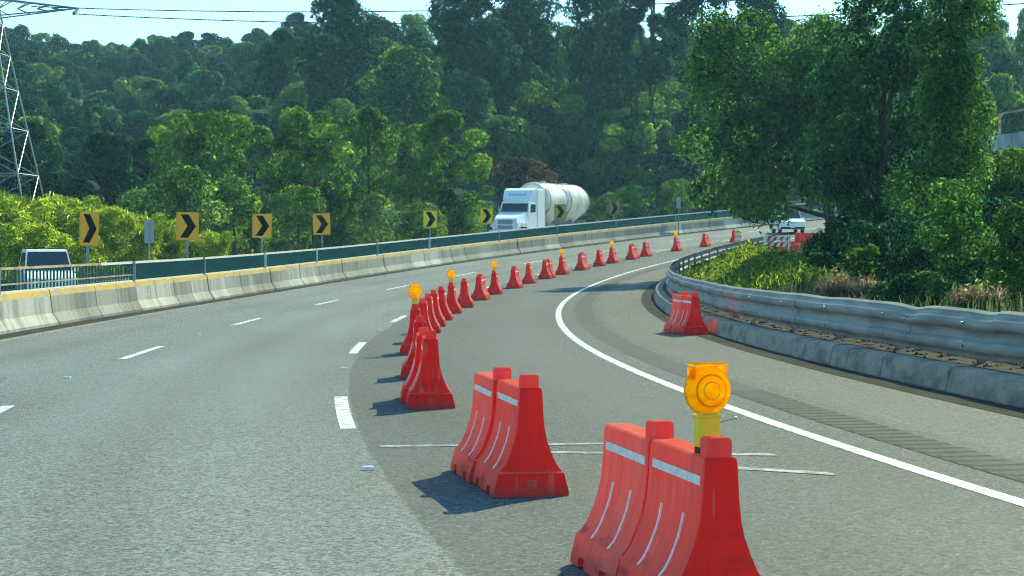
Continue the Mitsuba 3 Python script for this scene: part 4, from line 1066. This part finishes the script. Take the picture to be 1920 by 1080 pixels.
for sx in (-1, 1):
    PT('side_window', hull([(sx * (w_ + o), y, z) for o in (.02, -.03) for y, z, w_ in ((4.55, 1.98, 1.10), (3.75, 1.98, 1.13), (4.22, 2.55, 1.055), (3.75, 2.55, 1.085))]), 'car_glass')
    PT('mirror', box(.16, .12, .55, (sx * 1.38, 4.5, 2.25), .03), 'car_trim')
    PT('mirror_arm', tube((sx * 1.08, 4.5, 2.35), (sx * 1.35, 4.5, 2.35), .02, 5), 'car_trim')
    PT('exhaust_stack', cat([tube((sx * 1.1, 1.28, 1.0), (sx * 1.1, 1.28, 3.7), .07, 10)]), 'chrome')
    PT('headlight', box(.32, .08, .24, (sx * .80, 6.72, 1.10), .03), 'lamp_glass')
    PT('fuel_tank', lathe([(.0001, -.7), (.30, -.7), (.33, -.66), (.33, .66), (.30, .7), (.0001, .7)], 18).apply_transform(trimesh.transformations.rotation_matrix(math.pi / 2, [1, 0, 0])).apply_translation((sx * .95, 3.6, .62)), 'chrome')
    PT('fender', hull([(sx * x, y, z) for x in (.72, 1.2) for y, z in ((6.55, .95), (6.2, 1.22), (5.4, 1.22), (5.0, .95), (5.1, 1.0), (6.4, 1.0))]), 'car_white')
    for y in (5.8, 1.2, -.2, -7.4, -8.7):
        w_ = wheel_mesh(.50, .30 if y == 5.8 else .55); w_.apply_translation((sx * (1.05 if y == 5.8 else .93), y, .50)); kk = PT('wheel', w_, 'tyre')
        r_2 = rim_mesh(.5, .31 if y == 5.8 else .56); r_2.apply_translation((sx * (1.05 if y == 5.8 else .93), y, .50)); part(kk, 'rim', at(ply(r_2, 'chrome', smooth=30), Mt))
PT('grille', box(1.1, .06, .62, (0, 6.78, 1.12), .03), 'tank_grey')
PT('lettering', cat([box(.10, .02, .22 - .04 * (i % 3), (-.62 + .19 * i, 4.19 - .25, 3.2)) for i in range(7)]).apply_transform(trimesh.transformations.rotation_matrix(-.62, [1, 0, 0], (0, 3.94, 3.2))).apply_translation((0, .22, .0)), 'tank_grey', lab='faint grey lettering on the roof fairing')
PT('bumper', box(2.3, .18, .36, (0, 6.86, .55), .05), 'car_white')
PT('chassis', box(.9, 8.2, .22, (0, 2.4, .88)), 'car_trim')
def lettering(dx, z): return [box(.012 + .02 * (i % 2), .012, .10, (dx + i * .085, 0, z + .03 * (i % 3))) for i in range(7)]
# two tank barrels, lying along y, sloping to hoppers below
def barrel(y0, y1):
    n = 40; out = []
    ys = np.concatenate([[y0, y0 + .05, y0 + .16, y0 + .32], np.linspace(y0 + .6, y1 - .6, 5), [y1 - .32, y1 - .16, y1 - .05, y1]])
    L = y1 - y0
    rad = []
    for y in ys:
        e = min(y - y0, y1 - y) / .34
        rad.append(1.30 * (math.sqrt(max(0.0, 1 - (1 - min(e, 1)) ** 2)) * .25 + .75) if e < 1 else 1.30)
    v = []; f = []
    a = np.arange(n) * 2 * np.pi / n
    for y, r in zip(ys, rad):
        t = 1 - abs(2 * (y - y0) / L - 1)
        zz_ = np.sin(a) * r; zz_ = np.where(zz_ < -.5, -.5 + (zz_ + .5) * (.55 + 1.25 * t), zz_)
        v.append(np.stack([np.cos(a) * r, np.full(n, y), 2.86 + zz_], -1))
    v = np.vstack(v)
    for i in range(len(ys) - 1):
        for j in range(n):
            k2 = (j + 1) % n
            f += [[i * n + j, (i + 1) * n + j, (i + 1) * n + k2], [i * n + j, (i + 1) * n + k2, i * n + k2]]
    nv = len(v); v = np.vstack([v, [[0, y0, 2.83]], [[0, y1, 2.83]]])
    for j in range(n):
        k2 = (j + 1) % n
        f += [[nv, j, k2], [nv + 1, (len(ys) - 1) * n + k2, (len(ys) - 1) * n + j]]
    m = trimesh.Trimesh(v, f, process=False); m.fix_normals(); return m
PT('tank', barrel(-4.1, .95), 'tank_white', 40); PT('tank', barrel(-9.6, -4.0), 'tank_white', 40)
def hoop(y): 
    t = trimesh.creation.torus(1.305, .045, major_sections=40, minor_sections=6); t.apply_transform(trimesh.transformations.rotation_matrix(math.pi / 2, [1, 0, 0])); t.apply_translation((0, y, 2.86)); return t
for y in (.45, -3.5, -4.6, -9.0): PT('hoop', hoop(y), 'tank_grey', 40)
PT('catwalk', cat([box(.5, 9.6, .04, (0, -4.3, 4.16))] + [box(.03, .03, .06, (sx * .2, y, 4.13)) for sx in (-1, 1) for y in (-7, -5, -2, 0)]), 'tank_grey')
for y in (-1.6, -6.8): PT('hatch', lathe([(.0001, 4.1), (.3, 4.1), (.3, 4.24), (.24, 4.27), (.0001, 4.27)], 16).apply_translation((0, y, 0)), 'tank_grey')
PT('trailer_frame', cat([box(.10, 10.4, .22, (sx * .5, -4.4, 1.12)) for sx in (-1, 1)] + [box(1.9, .1, .7, (0, y, 1.2)) for y in (-9.4, -6.0, -2.9)]), 'tank_grey')
PT('ladder', cat([tube((sx * .2 + .6, -9.68, .9), (sx * .2 + .6, -9.68, 3.6), .02, 5) for sx in (-1, 1)] + [tube((.4, -9.68, z), (.8, -9.68, z), .015, 5) for z in np.arange(1.1, 3.5, .35)]), 'tank_grey')
PT('mud_flap', box(2.2, .02, .5, (0, -9.5, .65)), 'car_trim')

# the works vehicle and the heap of barriers under the big tree
labels['works_pickup'] = {'label': 'white works pickup with an amber light bar, far along the road below the big tree', 'category': 'pickup'}
Mw = place(158.5, .6, .0, 180 + 27)
car('works_pickup', Mw, length=5.0, H=1.78, pick=True)
part('works_pickup', 'light_bar', at(ply(cat([box(1.0, .22, .13, (0, .0, 1.87), .03)]), 'lamp_amber', smooth=30), Mw), 'amber light bar on the roof')
def toppled(s, u, h, turn, roll, pitch_, b, label):
    p = W(s, u, 0); z = gz(p[0], p[1]) + h
    Mx = T().translate([float(p[0]), float(p[1]), z]).rotate([0, 0, 1], turn).rotate([0, 1, 0], roll).rotate([1, 0, 0], pitch_)
    plastic_barrier(0, 0, label, b, M=Mx)
toppled(112, 10.2, .27, 60, 90, 0, 'red_plastic', 'red barrier lying on its side at the left of the heap under the big tree')
toppled(113, 11.3, .27, 40, 88, 0, 'red_plastic_deep', 'red barrier lying on its side at the right of the heap under the big tree')
toppled(114, 11.0, .62, 75, 84, 12, 'red_plastic_deep', 'red barrier thrown on top of the heap under the big tree')
toppled(118, 10.4, .0, 20, 0, 0, 'red_plastic_faded', 'red barrier standing upright behind the heap under the big tree')
# striped barricade boards beside the heap
k = thing('barricade', 'red and white striped barricade board in front of the heap of red barriers', 'barricade')
p = W(108, 10.2, 0); zb = gz(p[0], p[1])
Mb_ = T().translate([float(p[0]), float(p[1]), zb]).rotate([0, 0, 1], -8)
for z in (.45, .75):
    kk = part(k, 'board', at(ply(box(1.3, .03, .20, (0, 0, z)), 'white_paint'), Mb_))
    for x in (-.5, -.2, .1, .4):
        st = hull([(x + o + dx, -.017 - .002 * (yy), z + zz) for o, zz in ((0, -.095), (.10, .095)) for dx in (0, .14) for yy in (-1, 1)]); part(kk, 'stripe', at(ply(st, 'red_paint'), Mb_))
for x in (-.55, .55): part(k, 'leg', at(ply(cat([tube((x, -.25, 0), (x, .02, .95), .025, 6), tube((x, .27, 0), (x, .02, .95), .025, 6)]), 'white_paint', smooth=30), Mb_))
# a traffic drum nearer the grass mound
k = thing('traffic_drum', 'orange traffic drum with pale bands at the top end of the grass mound', 'traffic drum')
Md = place(136.5, 3.6, 0)
part(k, 'drum', at(ply(lathe([(.0001, 0), (.30, 0), (.30, .08), (.26, .09), (.25, .35), (.235, .36), (.225, .65), (.21, .66), (.2, .95), (.15, 1.0), (.0001, 1.0)], 20), 'sign_orange', smooth=30), Md))
for z0_2, r_2 in ((.40, .238), (.70, .222)): part(k, 'band', at(ply(lathe([(.0001, z0_2), (r_2, z0_2), (r_2 - .006, z0_2 + .15), (.0001, z0_2 + .15)], 20), 'white_strip', smooth=30), Md))

# ---------------------------------------------------------------- overpass at the right edge
k = thing('overpass', 'pale concrete overpass edge with a post railing at the right picture edge', 'overpass')
d = 150.0
x0, _ = seen_at(1868, d); x1, _ = seen_at(2150, d)
zt, zb = height_at(247, d), height_at(278, d)
part(k, 'deck', ply(hull([(x0, d, zb - .15), (x0, d, zt - .25), (x1, d - 18, zt + 1.2), (x1, d - 18, zb + 1.0), (x0, d + 6, zb - .15), (x0, d + 6, zt - .25), (x1, d - 10, zt + 1.2), (x1, d - 10, zb + 1.0)]), 'concrete_pale'))
for i in range(7):
    t = i / 6
    x = x0 + .3 + (x1 - x0 - .5) * t; y = d + .3 - 18 * t; z = zt - .25 + 1.45 * t
    part(k, 'rail_post', ply(box(.16, .16, 1.5, (x, y + .25, z + .74)), 'fence_rust'))
part(k, 'hand_rail', ply(tube((x0, d + .55, zt + 1.2), (x1, d - 17.5, zt + 2.65), .07, 6), 'fence_rust'))
part(k, 'pier', ply(box(1.6, 2.4, 14, (x1 - 1.5, d - 12, zb - 6.5)), 'concrete'))
part(k, 'abutment', ply(box(2.0, 5, 12, (x0 + 1.4, d + 3.5, zb - 6.3)), 'concrete'))

# ---------------------------------------------------------------- pylon and wires
k = thing('pylon', 'grey steel lattice pylon at the left picture edge', 'pylon')
d = 121.0
xc, _ = seen_at(-34, d); yc = d
zb, zt = gz(xc, yc) - .5, height_at(-70, d)
def leg(z, sx, sy):
    t = (z - zb) / (zt - zb)
    w = 2.75 * (1 - t) ** 1.05 + .42
    return np.array([xc + sx * w, yc + sy * w, z])
lv = np.linspace(zb, zt, 8)
lv = zb + (zt - zb) * np.array([0, .2, .37, .52, .65, .77, .88, 1.0])
for sx in (-1, 1):
    for sy in (-1, 1):
        part(k, 'leg', ply(polytube([leg(z, sx, sy) for z in lv], [.05] * 4 + [.04] * 4, 5), 'steel_tower'))
for i in range(len(lv) - 1):
    za, zb_ = lv[i], lv[i + 1]
    for (a, b) in (((1, -1), (-1, -1)), ((1, 1), (-1, 1)), ((1, -1), (1, 1)), ((-1, -1), (-1, 1))):
        part(k, 'brace', ply(cat([tube(leg(za, *a), leg(zb_, *b), .028, 4), tube(leg(za, *b), leg(zb_, *a), .028, 4)] + ([tube(leg(zb_, *a), leg(zb_, *b), .028, 4)])), 'steel_tower'))
za = height_at(22, d); tip = np.array([xc + (160 + 30) / F * d, yc - 1.0, height_at(20, d)])
arm = []
for zz_, yy in ((height_at(36, d), -.8), (height_at(36, d), .8), (height_at(-4, d), -.6), (height_at(-4, d), .6)):
    s_ = np.array([xc, yc + yy, zz_]); arm.append(tube(s_, tip, .04, 5))
    for t in (.3, .5, .7, .85): arm.append(tube(s_ + (tip - s_) * t, np.array([xc, yc, height_at(18, d)]) + (tip - np.array([xc, yc, height_at(18, d)])) * (t - .12), .035, 4))
part(k, 'crossarm', ply(cat(arm), 'steel_tower'))
k2 = thing('insulator', 'green insulator string hanging off the tip of the pylon crossarm', 'insulator')
ia, ib = tip, np.array([(140 - 960) / F * (d - 3), d - 3, height_at(27, d - 3)])
disc = [tube(ia, ib, .03, 6)]
for t in np.linspace(.12, .92, 16):
    c = ia + (ib - ia) * t; dv = (ib - ia) / np.linalg.norm(ib - ia); disc.append(tube(c - dv * .03, c + dv * .03, .09, 10))
scene[k2] = ply(cat(disc), 'insulator_glaze', smooth=40)
def wire(a, b, sag, label, r=.026):
    kk = numbered('power_line')
    a, b = np.array(a, float), np.array(b, float)
    t = np.linspace(0, 1, 60)[:, None]
    pts = a + (b - a) * t - np.array([0, 0, 1]) * (4 * sag * t * (1 - t))
    ms = [tube(pts[i], pts[i + 1], r, 5) for i in range(59)]
    scene[kk] = ply(cat(ms), 'wire', smooth=60); tag(kk, label, 'power line')
def pt(px, py, d): x, y = seen_at(px, d); return (x, y, height_at(py, d))
wire(pt(61, 13, 120), pt(2300, -70, 100), 1.05, 'upper power line crossing the sky and the treetops')
wire(ib, pt(2500, -40, 96), 1.15, 'lower power line running right from the green insulator')
